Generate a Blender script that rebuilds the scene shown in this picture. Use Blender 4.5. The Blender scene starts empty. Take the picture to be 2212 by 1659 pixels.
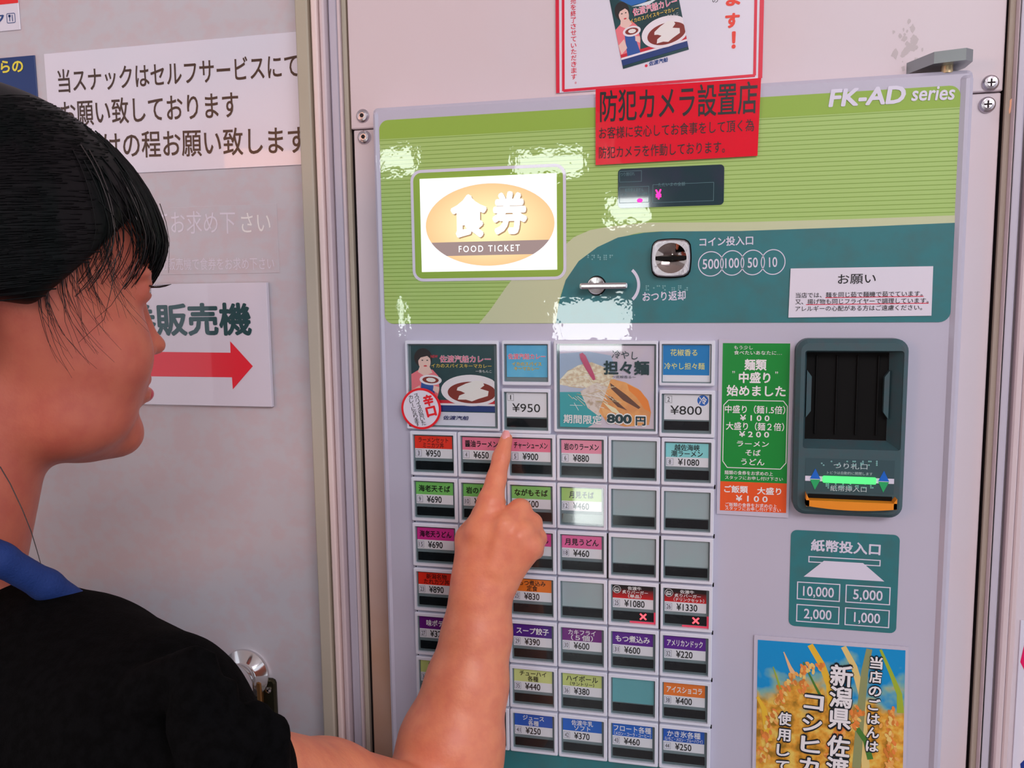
import bpy, math, random
import numpy as np
from mathutils import Vector, Matrix
random.seed(7); RNG = np.random.default_rng(7)
SC = bpy.context.scene; COL = SC.collection

# ------------------------------------------------------------------ camera
CX, CY, FPX = 1106.0, 829.5, 1800.0
A_, B_, C_ = 0.22627158827363156, -0.11341451051241488, 0.0126631445749501
def Rm(a, b, c):
    ca, sa, cb, sb, cc, sc = math.cos(a), math.sin(a), math.cos(b), math.sin(b), math.cos(c), math.sin(c)
    return (np.array([[ca, -sa, 0], [sa, ca, 0], [0, 0, 1]]) @ np.array([[1, 0, 0], [0, cb, -sb], [0, sb, cb]])
            @ np.array([[cc, 0, sc], [0, 1, 0], [-sc, 0, cc]]))
RW = Rm(A_, B_, C_)
CAM = np.array([0.0, 0.0, 1.45])
cam = bpy.data.cameras.new('camera'); camo = bpy.data.objects.new('camera', cam); COL.objects.link(camo)
cam.sensor_width = 36.0; cam.lens = 36.0 * FPX / 2212.0; cam.clip_start = 0.01
M = np.eye(4); M[:3, 0] = RW @ [1, 0, 0]; M[:3, 1] = RW @ [0, 0, 1]; M[:3, 2] = -(RW @ [0, 1, 0]); M[:3, 3] = CAM
camo.matrix_world = Matrix(M.tolist()); SC.camera = camo
def ray(u, v):
    d = RW @ np.array([u - CX, FPX, -(v - CY)]); return d / d[1], d[1]
def P(u, v, y):
    d, _ = ray(u, v); return CAM + d * y
def PX(u, v, y): p = P(u, v, y); return (p[0], p[2])
def scl(u, v, y): return y / ray(u, v)[1]          # metres per pixel at world depth y

# ------------------------------------------------------------------ world, lights, exposure
SC.view_settings.view_transform = 'Standard'; SC.view_settings.look = 'None'
SC.view_settings.gamma = 1.0; SC.view_settings.exposure = 0.1; SC.view_settings.use_curve_mapping = False
W = bpy.data.worlds.new('world'); SC.world = W; W.use_nodes = True
W.node_tree.nodes['Background'].inputs[0].default_value = (0.86, 0.89, 1.0, 1); W.node_tree.nodes['Background'].inputs[1].default_value = 0.80
def area(name, loc, to, sx, sy, power, col):
    l = bpy.data.lights.new(name, 'AREA'); l.shape = 'RECTANGLE'; l.size = sx; l.size_y = sy; l.energy = power; l.color = col
    o = bpy.data.objects.new(name, l); COL.objects.link(o); o.location = loc
    o.rotation_euler = (Vector(to) - Vector(loc)).to_track_quat('-Z', 'Y').to_euler(); return o
area('ceiling_daylight', (0.9, -1.3, 2.62), (0.1, 0.5, 1.3), 1.6, 1.0, 44, (1, 0.93, 0.95))
area('warm_lamp_light', (-1.25, -0.95, 1.72), (-0.10, 0.57, 1.22), 0.3, 0.3, 3.6, (1.0, 0.36, 0.12))

# ------------------------------------------------------------------ materials
def lin(c): c /= 255.0; return c / 12.92 if c <= 0.04045 else ((c + 0.055) / 1.055) ** 2.4
HEAD_DEG, HEAD_TILT, HEAD_U, HEAD_V = 55, 3, -63, 667
WIN = 13.0
KE = 1.30
def A(r, g, b): return tuple(min(0.93, lin(x) * KE) for x in (r, g, b))
def mat(name, col, rough=0.5, metal=0.0, coat=0.0, emit=None, es=1.0, noise=None, bump=None, spec=0.5, sss=0.0, sheen=0):
    m = bpy.data.materials.new(name); m.use_nodes = True; nt = m.node_tree; b = nt.nodes['Principled BSDF']
    I = b.inputs; I['Base Color'].default_value = (*col, 1); I['Roughness'].default_value = rough
    I['Metallic'].default_value = metal; I['Coat Weight'].default_value = coat; I['Coat Roughness'].default_value = 0.02
    I['Specular IOR Level'].default_value = spec
    if sss: I['Subsurface Weight'].default_value = sss; I['Subsurface Radius'].default_value = (0.012, 0.004, 0.002); I['Subsurface Scale'].default_value = 1.0
    if emit: I['Emission Color'].default_value = (*emit, 1); I['Emission Strength'].default_value = es
    tc = None
    if noise or bump: tc = nt.nodes.new('ShaderNodeTexCoord')
    if noise:                       # (scale, detail, other colour, low, high[, stretch])
        n = nt.nodes.new('ShaderNodeTexNoise'); n.inputs['Scale'].default_value = noise[0]; n.inputs['Detail'].default_value = noise[1]
        src = tc.outputs['Object']
        if len(noise) > 5:
            mp = nt.nodes.new('ShaderNodeMapping'); mp.inputs['Scale'].default_value = noise[5]; nt.links.new(src, mp.inputs[0]); src = mp.outputs[0]
        nt.links.new(src, n.inputs['Vector'])
        r = nt.nodes.new('ShaderNodeMapRange'); r.inputs[1].default_value = noise[3]; r.inputs[2].default_value = noise[4]
        nt.links.new(n.outputs[0], r.inputs[0])
        mx = nt.nodes.new('ShaderNodeMix'); mx.data_type = 'RGBA'; mx.inputs[6].default_value = (*col, 1); mx.inputs[7].default_value = (*noise[2], 1)
        nt.links.new(r.outputs[0], mx.inputs[0]); nt.links.new(mx.outputs[2], I['Base Color'])
    if bump:                        # (scale, strength, coat?)
        n = nt.nodes.new('ShaderNodeTexNoise'); n.inputs['Scale'].default_value = bump[0]; n.inputs['Detail'].default_value = 2
        nt.links.new(tc.outputs['Object'], n.inputs['Vector'])
        bp = nt.nodes.new('ShaderNodeBump'); bp.inputs['Strength'].default_value = bump[1]; bp.inputs['Distance'].default_value = 0.001
        nt.links.new(n.outputs[0], bp.inputs['Height']); nt.links.new(bp.outputs[0], I['Normal'])
        nt.links.new(bp.outputs[0], I['Coat Normal'])
    return m
_mc = {}
def ink(r, g, b, rough=0.35, **k):
    key = (r, g, b, rough, tuple(sorted(k.items())))
    if key not in _mc: _mc[key] = mat('ink_%d_%d_%d' % (r, g, b), A(r, g, b), rough, **k)
    return _mc[key]
def emis(name, col, s):
    m = bpy.data.materials.new(name); m.use_nodes = True; b = m.node_tree.nodes['Principled BSDF'].inputs
    b['Base Color'].default_value = (0, 0, 0, 1); b['Emission Color'].default_value = (*col, 1); b['Emission Strength'].default_value = s
    b['Specular IOR Level'].default_value = 0.2; return m
GLB = (130, 0.06)
wallm = mat('painted_steel_wall', A(202, 192, 198), 0.45, noise=(5, 4, A(204, 189, 193), .4, .65))
doorm = mat('mottled_grey_wallpaper', A(185, 183, 190), 0.6, noise=(60, 9, A(187, 177, 183), .42, .60, (1, 1, 1.25)), bump=(90, .15))
bluegrey = mat('cool_grey_aluminium', A(180, 176, 190), 0.42)
pinkgrey = mat('pinkish_grey_aluminium', A(199, 184, 188), 0.42)
edgem = mat('pale_pink_edge', A(228, 200, 196), 0.4)
olive = mat('yellowed_beige_trim', A(181, 172, 158), 0.55, noise=(8, 3, A(168, 160, 142), .4, .7, (1, 1, .3)))
gapm = mat('dark_joint', A(40, 32, 34), 0.9)
machm = mat('machine_white_enamel', A(180, 178, 195), 0.4, coat=1.0, bump=(130, .06))
framem = mat('button_frame_plastic', A(204, 208, 222), 0.35)
greym = mat('window_grey_plastic', A(108, 124, 130), 0.4)
tealm = mat('teal_print', A(34, 112, 118), 0.5, coat=1.0, noise=(60, 5, A(46, 104, 108), .4, .7), bump=GLB)
darkgreen = mat('leaf_green_print', A(138, 174, 62), 0.5, coat=1.0, bump=GLB)
beige = mat('pale_sage_print', A(188, 196, 158), 0.5, coat=1.0, bump=GLB)
whitep = mat('white_print', A(205, 203, 222), 0.35, coat=.5)
tealplastic = mat('dark_teal_plastic', A(52, 80, 86), 0.5, noise=(120, 4, A(60, 76, 82), .4, .7))
blackm = mat('black_interior', (0.004, 0.004, 0.004), 0.6, spec=.15)
winblack = mat('black_status_window', (0.006, 0.008, 0.009), 0.12, noise=(40, 2, (0.012, 0.016, 0.02), .4, .7))
chrome = mat('chrome', (0.80, 0.78, 0.78), 0.12, metal=1)
brushed = mat('brushed_steel', (0.62, 0.58, 0.62), 0.3, metal=1, bump=(500, .2))
bronze = mat('dark_bronze', (0.05, 0.045, 0.025), 0.35, metal=.8)
paper = mat('white_paper', A(212, 208, 222), 0.3, coat=.25, noise=(6, 2, A(202, 206, 224), .4, .7))
orange = mat('orange_plastic', A(246, 134, 30), 0.4)
def striped():
    m = mat('green_pinstripe_print', A(160, 194, 104), 0.5, coat=1.0, bump=GLB); nt = m.node_tree; b = nt.nodes['Principled BSDF']
    tc = nt.nodes.new('ShaderNodeTexCoord'); sp = nt.nodes.new('ShaderNodeSeparateXYZ'); nt.links.new(tc.outputs['Object'], sp.inputs[0])
    def mth(op, a, bv):
        n = nt.nodes.new('ShaderNodeMath'); n.operation = op; nt.links.new(a, n.inputs[0]); n.inputs[1].default_value = bv; return n.outputs[0]
    z = mth('MULTIPLY', sp.outputs[2], 1 / STRIPE); z = mth('ADD', z, 500.0); fr = mth('FRACT', z, 0)
    l = mth('LESS_THAN', fr, 0.2)
    mx = nt.nodes.new('ShaderNodeMix'); mx.data_type = 'RGBA'; mx.inputs[6].default_value = (*A(160, 192, 108), 1); mx.inputs[7].default_value = (*A(124, 162, 66), 1)
    nt.links.new(l, mx.inputs[0]); nt.links.new(mx.outputs[2], b.inputs['Base Color']); return m
STRIPE = 0.00325
stripem = striped()
def cover_material():
    m = bpy.data.materials.new('clear_acrylic'); m.use_nodes = True; nt = m.node_tree; nt.nodes.clear()
    o = nt.nodes.new('ShaderNodeOutputMaterial'); mx = nt.nodes.new('ShaderNodeMixShader'); t = nt.nodes.new('ShaderNodeBsdfTransparent'); g = nt.nodes.new('ShaderNodeBsdfGlossy')
    g.inputs['Roughness'].default_value = 0.03; t.inputs[0].default_value = (.97, 1, .99, 1)
    f = nt.nodes.new('ShaderNodeFresnel'); ge = nt.nodes.new('ShaderNodeNewGeometry'); ma = nt.nodes.new('ShaderNodeMath'); ma.operation = 'MULTIPLY_ADD'
    nt.links.new(ge.outputs['Backfacing'], ma.inputs[0]); ma.inputs[1].default_value = 1 / 1.6 - 1.6; ma.inputs[2].default_value = 1.6; nt.links.new(ma.outputs[0], f.inputs[0])
    nt.links.new(f.outputs[0], mx.inputs[0]); nt.links.new(t.outputs[0], mx.inputs[1]); nt.links.new(g.outputs[0], mx.inputs[2]); nt.links.new(mx.outputs[0], o.inputs[0]); return m
coverm = cover_material()

# ------------------------------------------------------------------ mesh helpers
WO = {}
def wo(o): return WO.get(o.name, np.zeros(3)) if o else np.zeros(3)
def link(o, parent, origin):
    COL.objects.link(o)
    if parent: o.parent = parent
    WO[o.name] = np.array(origin, float); o.location = WO[o.name] - wo(parent); return o
def tag(o, label=None, cat=None, group=None, kind=None):
    if label: o['label'] = label
    if cat: o['category'] = cat
    if group: o['group'] = group
    if kind: o['kind'] = kind
    return o
def thing(name, label, cat, origin, group=None):
    return tag(link(bpy.data.objects.new(name, None), None, origin), label, cat, group)
_tc = {}
def tgeo(s, bold, shear):
    k = (s, bold, shear)
    if k not in _tc:
        c = bpy.data.curves.new('t', 'FONT'); c.body = s; c.resolution_u = 3; c.shear = shear; c.space_character = 1.35 if s == 'FOOD TICKET' else 1.0
        o = bpy.data.objects.new('t', c); COL.objects.link(o); bpy.context.view_layer.update()
        me = bpy.data.meshes.new_from_object(o.evaluated_get(bpy.context.evaluated_depsgraph_get()))
        V = np.array([(v.co.x, v.co.y) for v in me.vertices]).reshape(-1, 2); F = [tuple(p.vertices) for p in me.polygons]
        bpy.data.objects.remove(o); bpy.data.curves.remove(c); bpy.data.meshes.remove(me)
        x0, x1 = V[:, 0].min(), V[:, 0].max()
        cap = all(ord(ch) < 256 for ch in s)
        if cap and any(ch.isdigit() or ch.isupper() for ch in s): yc, h = .35, .70
        elif cap: yc, h = .30, .60
        else: yc, h = .38, .92
        if bold > 0:
            n0 = len(V); dirs = [(0, 0)] + [(math.cos(t), math.sin(t)) for t in np.linspace(0, 2 * math.pi, (5 if bold < .02 else 9))[:-1] + .785]
            lay = np.repeat(np.arange(len(dirs)), n0); V = np.concatenate([V + np.array(d) * bold for d in dirs]); F = [tuple(i + n0 * q for i in f) for q in range(len(dirs)) for f in F]; x0 -= bold; x1 += bold
        else: lay = np.zeros(len(V))
        V = np.c_[(V[:, 0] - x0) / max(x1 - x0, 1e-6), (V[:, 1] - yc) / h, lay * 1.2e-5]; _tc[k] = (V, F)
    return _tc[k]
class MB:
    def __init__(s): s.v = []; s.f = []; s.m = []; s.mats = []
    def mi(s, m):
        if m not in s.mats: s.mats.append(m)
        return s.mats.index(m)
    def add(s, V, F, m):
        b = len(s.v); s.v += [tuple(map(float, p)) for p in V]; i = s.mi(m)
        for f in F: s.f.append(tuple(b + k for k in f)); s.m.append(i)
    def poly(s, pts, y, m):                      # flat polygon in the XZ plane
        s.add([(p[0], y, p[1]) for p in pts], [tuple(range(len(pts)))], m)
    def ppoly(s, px, y, m): s.poly([PX(u, v, y) for u, v in px], y, m)
    def rect(s, r, y, m): x0, x1, z0, z1 = r; s.poly([(x0, z0), (x1, z0), (x1, z1), (x0, z1)], y, m)
    def prism(s, pts, y0, y1, m, m2=None):
        n = len(pts); V = [(p[0], y0, p[1]) for p in pts] + [(p[0], y1, p[1]) for p in pts]
        s.add(V, [tuple(range(n)), tuple(range(2 * n - 1, n - 1, -1))], m)
        s.add(V, [(i, i + n, (i + 1) % n + n, (i + 1) % n) for i in range(n)], m2 or m)
    def box(s, r, y0, y1, m, bev=0):
        x0, x1, z0, z1 = r
        if bev: s.bprism(rr(r, bev, 2), y0, y1, min(bev, .4 * abs(y1 - y0)), m)
        else: s.prism([(x0, z0), (x1, z0), (x1, z1), (x0, z1)], y0, y1, m)
    def bprism(s, pts, y0, y1, b, m):            # prism whose front edge (y0) is bevelled by b
        c = np.mean(pts, 0); n = len(pts); ins = inset(pts, b)
        V = [(p[0], y0, p[1]) for p in ins] + [(p[0], y0 + b, p[1]) for p in pts] + [(p[0], y1, p[1]) for p in pts]
        F = [tuple(range(n))] + [(i + k * n, i + n + k * n, (i + 1) % n + n + k * n, (i + 1) % n + k * n) for k in (0, 1) for i in range(n)]
        s.add(V, F, m)
    def ring(s, out, inn, y, yo, yi, m, bev=0.0006):   # frame: front at y, outer wall back to yo, inner wall back to yi
        n = len(out); o2 = inset(out, bev)
        V = [(p[0], y, p[1]) for p in o2] + [(p[0], y, p[1]) for p in inn] + [(p[0], y + bev, p[1]) for p in out] + [(p[0], yo, p[1]) for p in out] + [(p[0], yi, p[1]) for p in inn]
        F = []
        for i in range(n):
            j = (i + 1) % n
            F += [(i, j, j + n, i + n), (i + 2 * n, j + 2 * n, j, i), (i + 3 * n, j + 3 * n, j + 2 * n, i + 2 * n), (i + n, j + n, j + 4 * n, i + 4 * n)]
        s.add(V, F, m)
    def line(s, a, b, w, y, m):
        a = np.array(a, float); b = np.array(b, float); d = b - a; d /= max(np.hypot(*d), 1e-9); n = np.array([-d[1], d[0]]) * w / 2
        s.poly([a - n, b - n, b + n, a + n], y, m)
    def pline(s, pts, wpx, y, m, closed=False):
        q = [PX(u, v, y) for u, v in pts]; w = wpx * scl(*pts[0], y)
        for i in range(len(q) - (0 if closed else 1)): s.line(q[i], q[(i + 1) % len(q)], w, y - i * 1e-6, m)
    def outline(s, r, w, y, m, rad=0, n=4):
        out = rr(r, rad, n); inn = inset(out, w); k = len(out)
        s.add([(p[0], y, p[1]) for p in out] + [(p[0], y, p[1]) for p in inn], [(i, (i + 1) % k, (i + 1) % k + k, i + k) for i in range(k)], m)
    def arc(s, c, r, w, a0, a1, y, m, n=40, rx=1.0):
        V = []; F = []
        for i in range(n + 1):
            a = math.radians(a0 + (a1 - a0) * i / n)
            for q in (r - w / 2, r + w / 2): V.append((c[0] + math.cos(a) * q * rx, y, c[1] + math.sin(a) * q))
        s.add(V, [(2 * i, 2 * i + 2, 2 * i + 3, 2 * i + 1) for i in range(n)], m)
    def ell(s, c, rx, rz, y, m, n=40, rot=0):
        cr, sr = math.cos(rot), math.sin(rot)
        s.poly([(c[0] + rx * math.cos(a) * cr - rz * math.sin(a) * sr, c[1] + rx * math.cos(a) * sr + rz * math.sin(a) * cr) for a in np.linspace(0, 2 * math.pi, n, endpoint=False)], y, m)
    def text(s, t, p0, p1, h, y, m, bold=0.0, shear=0.0):
        V, F = tgeo(t, bold, shear); p0 = np.array(p0, float); p1 = np.array(p1, float); d = p1 - p0; L = np.hypot(*d); up = np.array([-d[1], d[0]]) / L
        Q = p0 + V[:, :1] * d + V[:, 1:2] * up * h; s.add(list(zip(Q[:, 0], y - V[:, 2], Q[:, 1])), F, m)
    def ptext(s, t, a, b, hpx, y, m, bold=0.0, shear=0.0):
        s.text(t, PX(*a, y), PX(*b, y), hpx * scl((a[0] + b[0]) / 2, a[1], y), y, m, bold, shear)
    def vtext(s, t, a, b, wpx, y, m, bold=0.0, squash=1.0):  # vertical line of characters from pixel a (first centre) to b (last centre)
        pa = np.array(PX(*a, y)); pb = np.array(PX(*b, y)); n = len(t); w = wpx * scl(*a, y)
        dn = (pb - pa) / max(np.hypot(*(pb - pa)), 1e-9) if n > 1 else np.array([0., -1.]); rt = np.array([-dn[1], dn[0]])
        for i, ch in enumerate(t):
            if ch == ' ': continue
            c = pa + (pb - pa) * (i / max(n - 1, 1)); hw = w / 2; hh = w * squash
            if ch == 'ー':
                s.line(c + dn * w * .42, c - dn * w * .42, w * .12, y, m); continue
            if ch in 'ょゃっ': hw *= .8; hh *= .8
            if ch in '。': c = c + rt * w * .3 - dn * w * .3; hw *= .3
            if ch == '！' or ch == '!': hw *= .22
            Vt, F = tgeo(ch, bold, 0)
            s.text(ch, c - rt * hw, c + rt * hw, hh, y, m, bold)
    def build(s, name, parent=None, origin=None, smooth=False):
        if origin is None: origin = wo(parent)
        me = bpy.data.meshes.new(name); o = np.array(origin, float)
        me.from_pydata([tuple(np.array(p) - o) for p in s.v], [], s.f)
        for m in s.mats: me.materials.append(m)
        me.polygons.foreach_set('material_index', s.m)
        if smooth: me.polygons.foreach_set('use_smooth', [True] * len(me.polygons))
        me.update(); ob = bpy.data.objects.new(name, me); link(ob, parent, origin); return ob
def inset(pts, b):
    pts = [np.array(p, float) for p in pts]; n = len(pts); out = []
    area_ = sum(pts[i][0] * pts[(i + 1) % n][1] - pts[(i + 1) % n][0] * pts[i][1] for i in range(n)); sg = 1 if area_ > 0 else -1
    for i in range(n):
        d0 = pts[i] - pts[i - 1]; d1 = pts[(i + 1) % n] - pts[i]; d0 = d0 / max(np.hypot(*d0), 1e-12); d1 = d1 / max(np.hypot(*d1), 1e-12)
        n0 = np.array([-d0[1], d0[0]]) * sg; n1 = np.array([-d1[1], d1[0]]) * sg; q = n0 + n1; q = q / max(np.hypot(*q), 1e-9)
        out.append(pts[i] + q * b / max(.4, q @ n1))
    return out
def rr(r, rad, n=4):
    x0, x1, z0, z1 = r
    if rad <= 0: return [(x0, z0), (x1, z0), (x1, z1), (x0, z1)]
    o = []
    for cx, cz, a in ((x1 - rad, z0 + rad, -90), (x1 - rad, z1 - rad, 0), (x0 + rad, z1 - rad, 90), (x0 + rad, z0 + rad, 180)):
        for i in range(n + 1):
            t = math.radians(a + 90 * i / n); o.append((cx + rad * math.cos(t), cz + rad * math.sin(t)))
    return o
def pr(l, r, t, b, y):                       # true rectangle from the four mid-edge pixels
    return (PX(*l, y)[0], PX(*r, y)[0], PX(*b, y)[1], PX(*t, y)[1])
def rrot(c, w, h, a):                        # rotated rect corners
    ca, sa = math.cos(a), math.sin(a); return [(c[0] + x * ca - z * sa, c[1] + x * sa + z * ca) for x, z in ((-w / 2, -h / 2), (w / 2, -h / 2), (w / 2, h / 2), (-w / 2, h / 2))]

YF = 0.660         # machine face
YW = 0.682         # wall panels around it
# ------------------------------------------------------------------ setting
def struct(o, lab=None): o['kind'] = 'structure'; return o
def vx(a, b, y): return (PX(*a, y)[0] + PX(*b, y)[0]) / 2
ZT, ZB = 2.30, 0.0
xg = vx((751, 275), (786, 1000), YW)                       # dark gap left of machine panels
xr = vx((2172, 202), (2122.7, 1000), YW)
jz = (PX(775, 274, YW)[1] + PX(2140, 202, YW)[1]) / 2      # joint between upper plate and side strips
MX0, MX1, MZ1 = -0.2668, 0.1822, 1.45 + 0.1488; MZ0 = 0.86
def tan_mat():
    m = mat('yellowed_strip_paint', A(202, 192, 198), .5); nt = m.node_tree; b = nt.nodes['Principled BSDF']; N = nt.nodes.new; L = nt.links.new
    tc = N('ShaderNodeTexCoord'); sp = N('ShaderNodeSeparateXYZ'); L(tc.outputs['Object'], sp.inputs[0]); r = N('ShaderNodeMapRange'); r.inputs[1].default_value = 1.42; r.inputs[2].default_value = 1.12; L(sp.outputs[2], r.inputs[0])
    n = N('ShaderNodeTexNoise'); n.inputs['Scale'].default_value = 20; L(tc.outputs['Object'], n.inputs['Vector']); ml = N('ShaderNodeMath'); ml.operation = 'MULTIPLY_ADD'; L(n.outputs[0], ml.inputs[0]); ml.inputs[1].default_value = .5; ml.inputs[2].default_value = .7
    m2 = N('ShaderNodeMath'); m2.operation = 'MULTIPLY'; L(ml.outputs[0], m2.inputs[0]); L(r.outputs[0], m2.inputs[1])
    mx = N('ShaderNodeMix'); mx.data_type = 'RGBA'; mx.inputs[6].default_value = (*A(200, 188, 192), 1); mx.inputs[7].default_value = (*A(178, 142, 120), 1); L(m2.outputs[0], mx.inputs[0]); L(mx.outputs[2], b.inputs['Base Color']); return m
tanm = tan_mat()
b = MB(); b.box((-2.6, 2.4, 0, 2.7), 0.74, 0.80, wallm)
wall = struct(b.build('wall_back'))
b = MB(); b.box((xg + .0008, xr - .0008, jz, 2.32), YW, .74, wallm, .0008); b.build('upper_plate', wall)
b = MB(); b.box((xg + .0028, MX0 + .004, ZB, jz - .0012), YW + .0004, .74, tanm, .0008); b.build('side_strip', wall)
b = MB(); b.box((MX1 - .004, xr - .0016, ZB, jz - .0012), YW + .0004, .74, wallm, .0008); b.build('side_strip', wall)
b = MB(); b.box((MX0 + .003, MX1 - .003, 0, MZ0 + .01), YW + .001, .74, wallm); b.build('lower_plate', wall)
b = MB(); b.box((xg - .004, xr + .004, 0, 2.32), YW + .012, .74, gapm); b.build('joint_recess', wall)
stain = mat('grey_scuff', A(186, 178, 180), .7)
mb = MB()
for k in range(46):
    u, v = random.gauss(1962, 16), random.gauss(95, 22); c = PX(u, v, YW); r0 = random.uniform(.0006, .0028)
    mb.poly([(c[0] + r0 * random.uniform(.4, 1) * math.cos(t), c[1] + 1.6 * r0 * random.uniform(.4, 1) * math.sin(t)) for t in np.linspace(0, 2 * math.pi, 10)[:-1]], YW - .00008 - k * 1e-6, stain)
tag(mb.build('scuff_marks', wall), kind='stuff')
def screw(u, v, parent, style=0):
    c = PX(u, v, YW - .001); r = .0058; mb = MB(); n = 24
    V = [(c[0], YW - .0028, c[1])]; 
    prof = [(.45, .0028), (.75, .0024), (.95, .0013), (1.0, .0002), (1.0, -.001)]
    V = []; F = []
    for q, h in prof:
        for i in range(n):
            t = 2 * math.pi * i / n; V.append((c[0] + r * q * math.cos(t), YW - h, c[1] + r * q * math.sin(t)))
    for k in range(len(prof) - 1):
        for i in range(n): F.append((k * n + i, k * n + (i + 1) % n, (k + 1) * n + (i + 1) % n, (k + 1) * n + i))
    F.append(tuple(range(n - 1, -1, -1))); mb.add(V, F, brushed)
    if style: 
        mb.add([(c[0] + a * r, YW - .00285, c[1] + bb * r) for a, bb in ((-.45, -.1), (.45, -.1), (.45, .1), (-.45, .1))], [(0, 1, 2, 3)], gapm)
        mb.add([(c[0] + a * r, YW - .00286, c[1] + bb * r) for a, bb in ((-.1, -.45), (.1, -.45), (.1, .45), (-.1, .45))], [(0, 1, 2, 3)], gapm)
    else:
        mb.ell((c[0], c[1]), r * .34, r * .34, YW - .00285, gapm, 6)
    return mb.build('screw', parent, smooth=False)
for u, v, s_ in ((783, 250, 0), (786, 296, 0), (2140, 179, 1), (2133, 226, 1)): screw(u, v, wall, s_)

# vertical aluminium channels left of the machine
def profile(name, x0, x1, y0, y1, m, parent, z0=ZB, z1=2.32, bev=.0012):
    mb = MB(); mb.box((x0, x1, z0, z1), y0, y1, m, bev); return mb.build(name, parent)
def X(u, v, y): return PX(u, v, y)[0]
yt = .670
x_ol0 = (X(640, 200, yt) + X(684, 1150, yt)) / 2; x_ol1 = (X(669, 230, yt) + X(706, 1000, yt)) / 2
xa = (X(676, 230, yt) + X(716, 1000, yt)) / 2
xb = (X(694, 200, yt) + X(738, 1000, yt)) / 2; xc = (X(723, 240, yt) + X(754, 1000, yt)) / 2
tr = struct(profile('trim_1', x_ol0, x_ol1 - .001, yt, .72, olive, None))
tr2 = struct(profile('trim_2', x_ol1 + .0016, xg - .001, yt + .018, .74, gapm, None))
profile('edge_bead', x_ol1 + .0016, xa + .003, yt + .001, .73, edgem, tr2)
profile('channel', xa + .004, xb - .0006, yt + .004, .73, pinkgrey, tr2)
profile('channel', xb + .0008, xc - .0008, yt + .010, .73, bluegrey, tr2)
profile('channel', xc + .0012, xg - .006, yt + .009, .73, pinkgrey, tr2); profile('channel', xg - .0058, xg - .0015, yt + .013, .73, olive, tr2)
# right of machine
x1_ = X(2160, 203, yt) ; 
ra = (X(2160, 350, yt) + X(2096, 1400, yt)) / 2
rb = X(2146 + 60, 500, yt)
xr1 = X(2142, 1200, yt); xr2 = X(2170, 1200, yt); xr3 = X(2203, 1200, yt); xr4 = X(2190, 1200, yt)
tr3 = struct(profile('trim_3', xr + .001, xr1 + .002, yt + .014, .74, gapm, None))
profile('channel', xr + .0012, xr + .0055, yt + .010, .73, olive, tr3); profile('channel', xr + .006, xr1, yt + .003, .73, pinkgrey, tr3)
profile('channel', xr1 + .0006, xr2 - .002, yt + .003, .73, bluegrey, tr3)
profile('groove', xr2 - .003, xr2 + .002, yt + .010, .73, mat('groove_shadow_grey', A(150, 142, 146), .6), tr3); profile('channel', xr2 + .0012, xr4, yt + .002, .73, pinkgrey, tr3)
profile('channel', xr4 + .0006, xr3 + .0015, yt + .003, .73, pinkgrey, tr3)
chip = mat('bare_wood_chip', A(206, 150, 118), .7)
mb = MB(); mb.ppoly([(2181, 217), (2186, 212), (2185, 228), (2183, 242), (2180, 247), (2179, 238), (2181, 228)], yt + .0018, chip); mb.build('paint_chip', tr3)

# right-hand panel
b = MB(); b.box((xr3 + .0015, 2.4, 0, 2.32), .688, .74, wallm); struct(b.build('wall_right'))
# left door
YD = .690
b = MB(); b.box((-1.25, x_ol0 + .006, 0.02, 2.28), YD, .735, doorm); door = struct(b.build('door_1'))
b = MB(); b.box((-2.6, -1.27, 0, 2.32), .684, .74, wallm); struct(b.build('wall_left'))
# knob on door: a turned knob pointing at the room
def lathe_y(c, prof, m, n=40, tilt=None):
    V = []; F = []
    for r, y in prof:
        for i in range(n):
            t = 2 * math.pi * i / n; V.append((c[0] + r * math.cos(t), y, c[1] + r * math.sin(t)))
    for k in range(len(prof) - 1):
        for i in range(n): F.append((k * n + i, k * n + (i + 1) % n, (k + 1) * n + (i + 1) % n, (k + 1) * n + i))
    F.append(tuple(range(n)));
    return V, F
kc = PX(548, 1446, YD - .01)
mb = MB(); V, F = lathe_y((kc[0] - .012, kc[1] - .008), [(.022, YD), (.024, YD - .003), (.024, YD - .006), (.013, YD - .008), (.012, YD - .018), (.020, YD - .024), (.0245, YD - .034), (.0235, YD - .046), (.017, YD - .053), (.004, YD - .055)], chrome)
mb.add(V, F, chrome); mb.build('door_handle', door, smooth=True)
r_ = pr((541, 1490), (599, 1500), (575, 1463), (570, 1560), YD)
mb = MB(); mb.box(r_, YD - .004, YD, bronze, .004)
mb.box((r_[0] + .011, r_[0] + .016, r_[2], r_[3] - .002), YD - .008, YD - .003, mat('brass_hasp', (0.35, 0.17, 0.06), .4, metal=.8), .001)
for dx in (.006, .022):
    V, F = lathe_y((r_[0] + dx, r_[3] - .010), [(.0032, YD - .004), (.003, YD - .0055), (.001, YD - .0065)], chrome, 16); mb.add(V, F, chrome)
mb.build('latch', door)

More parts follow.
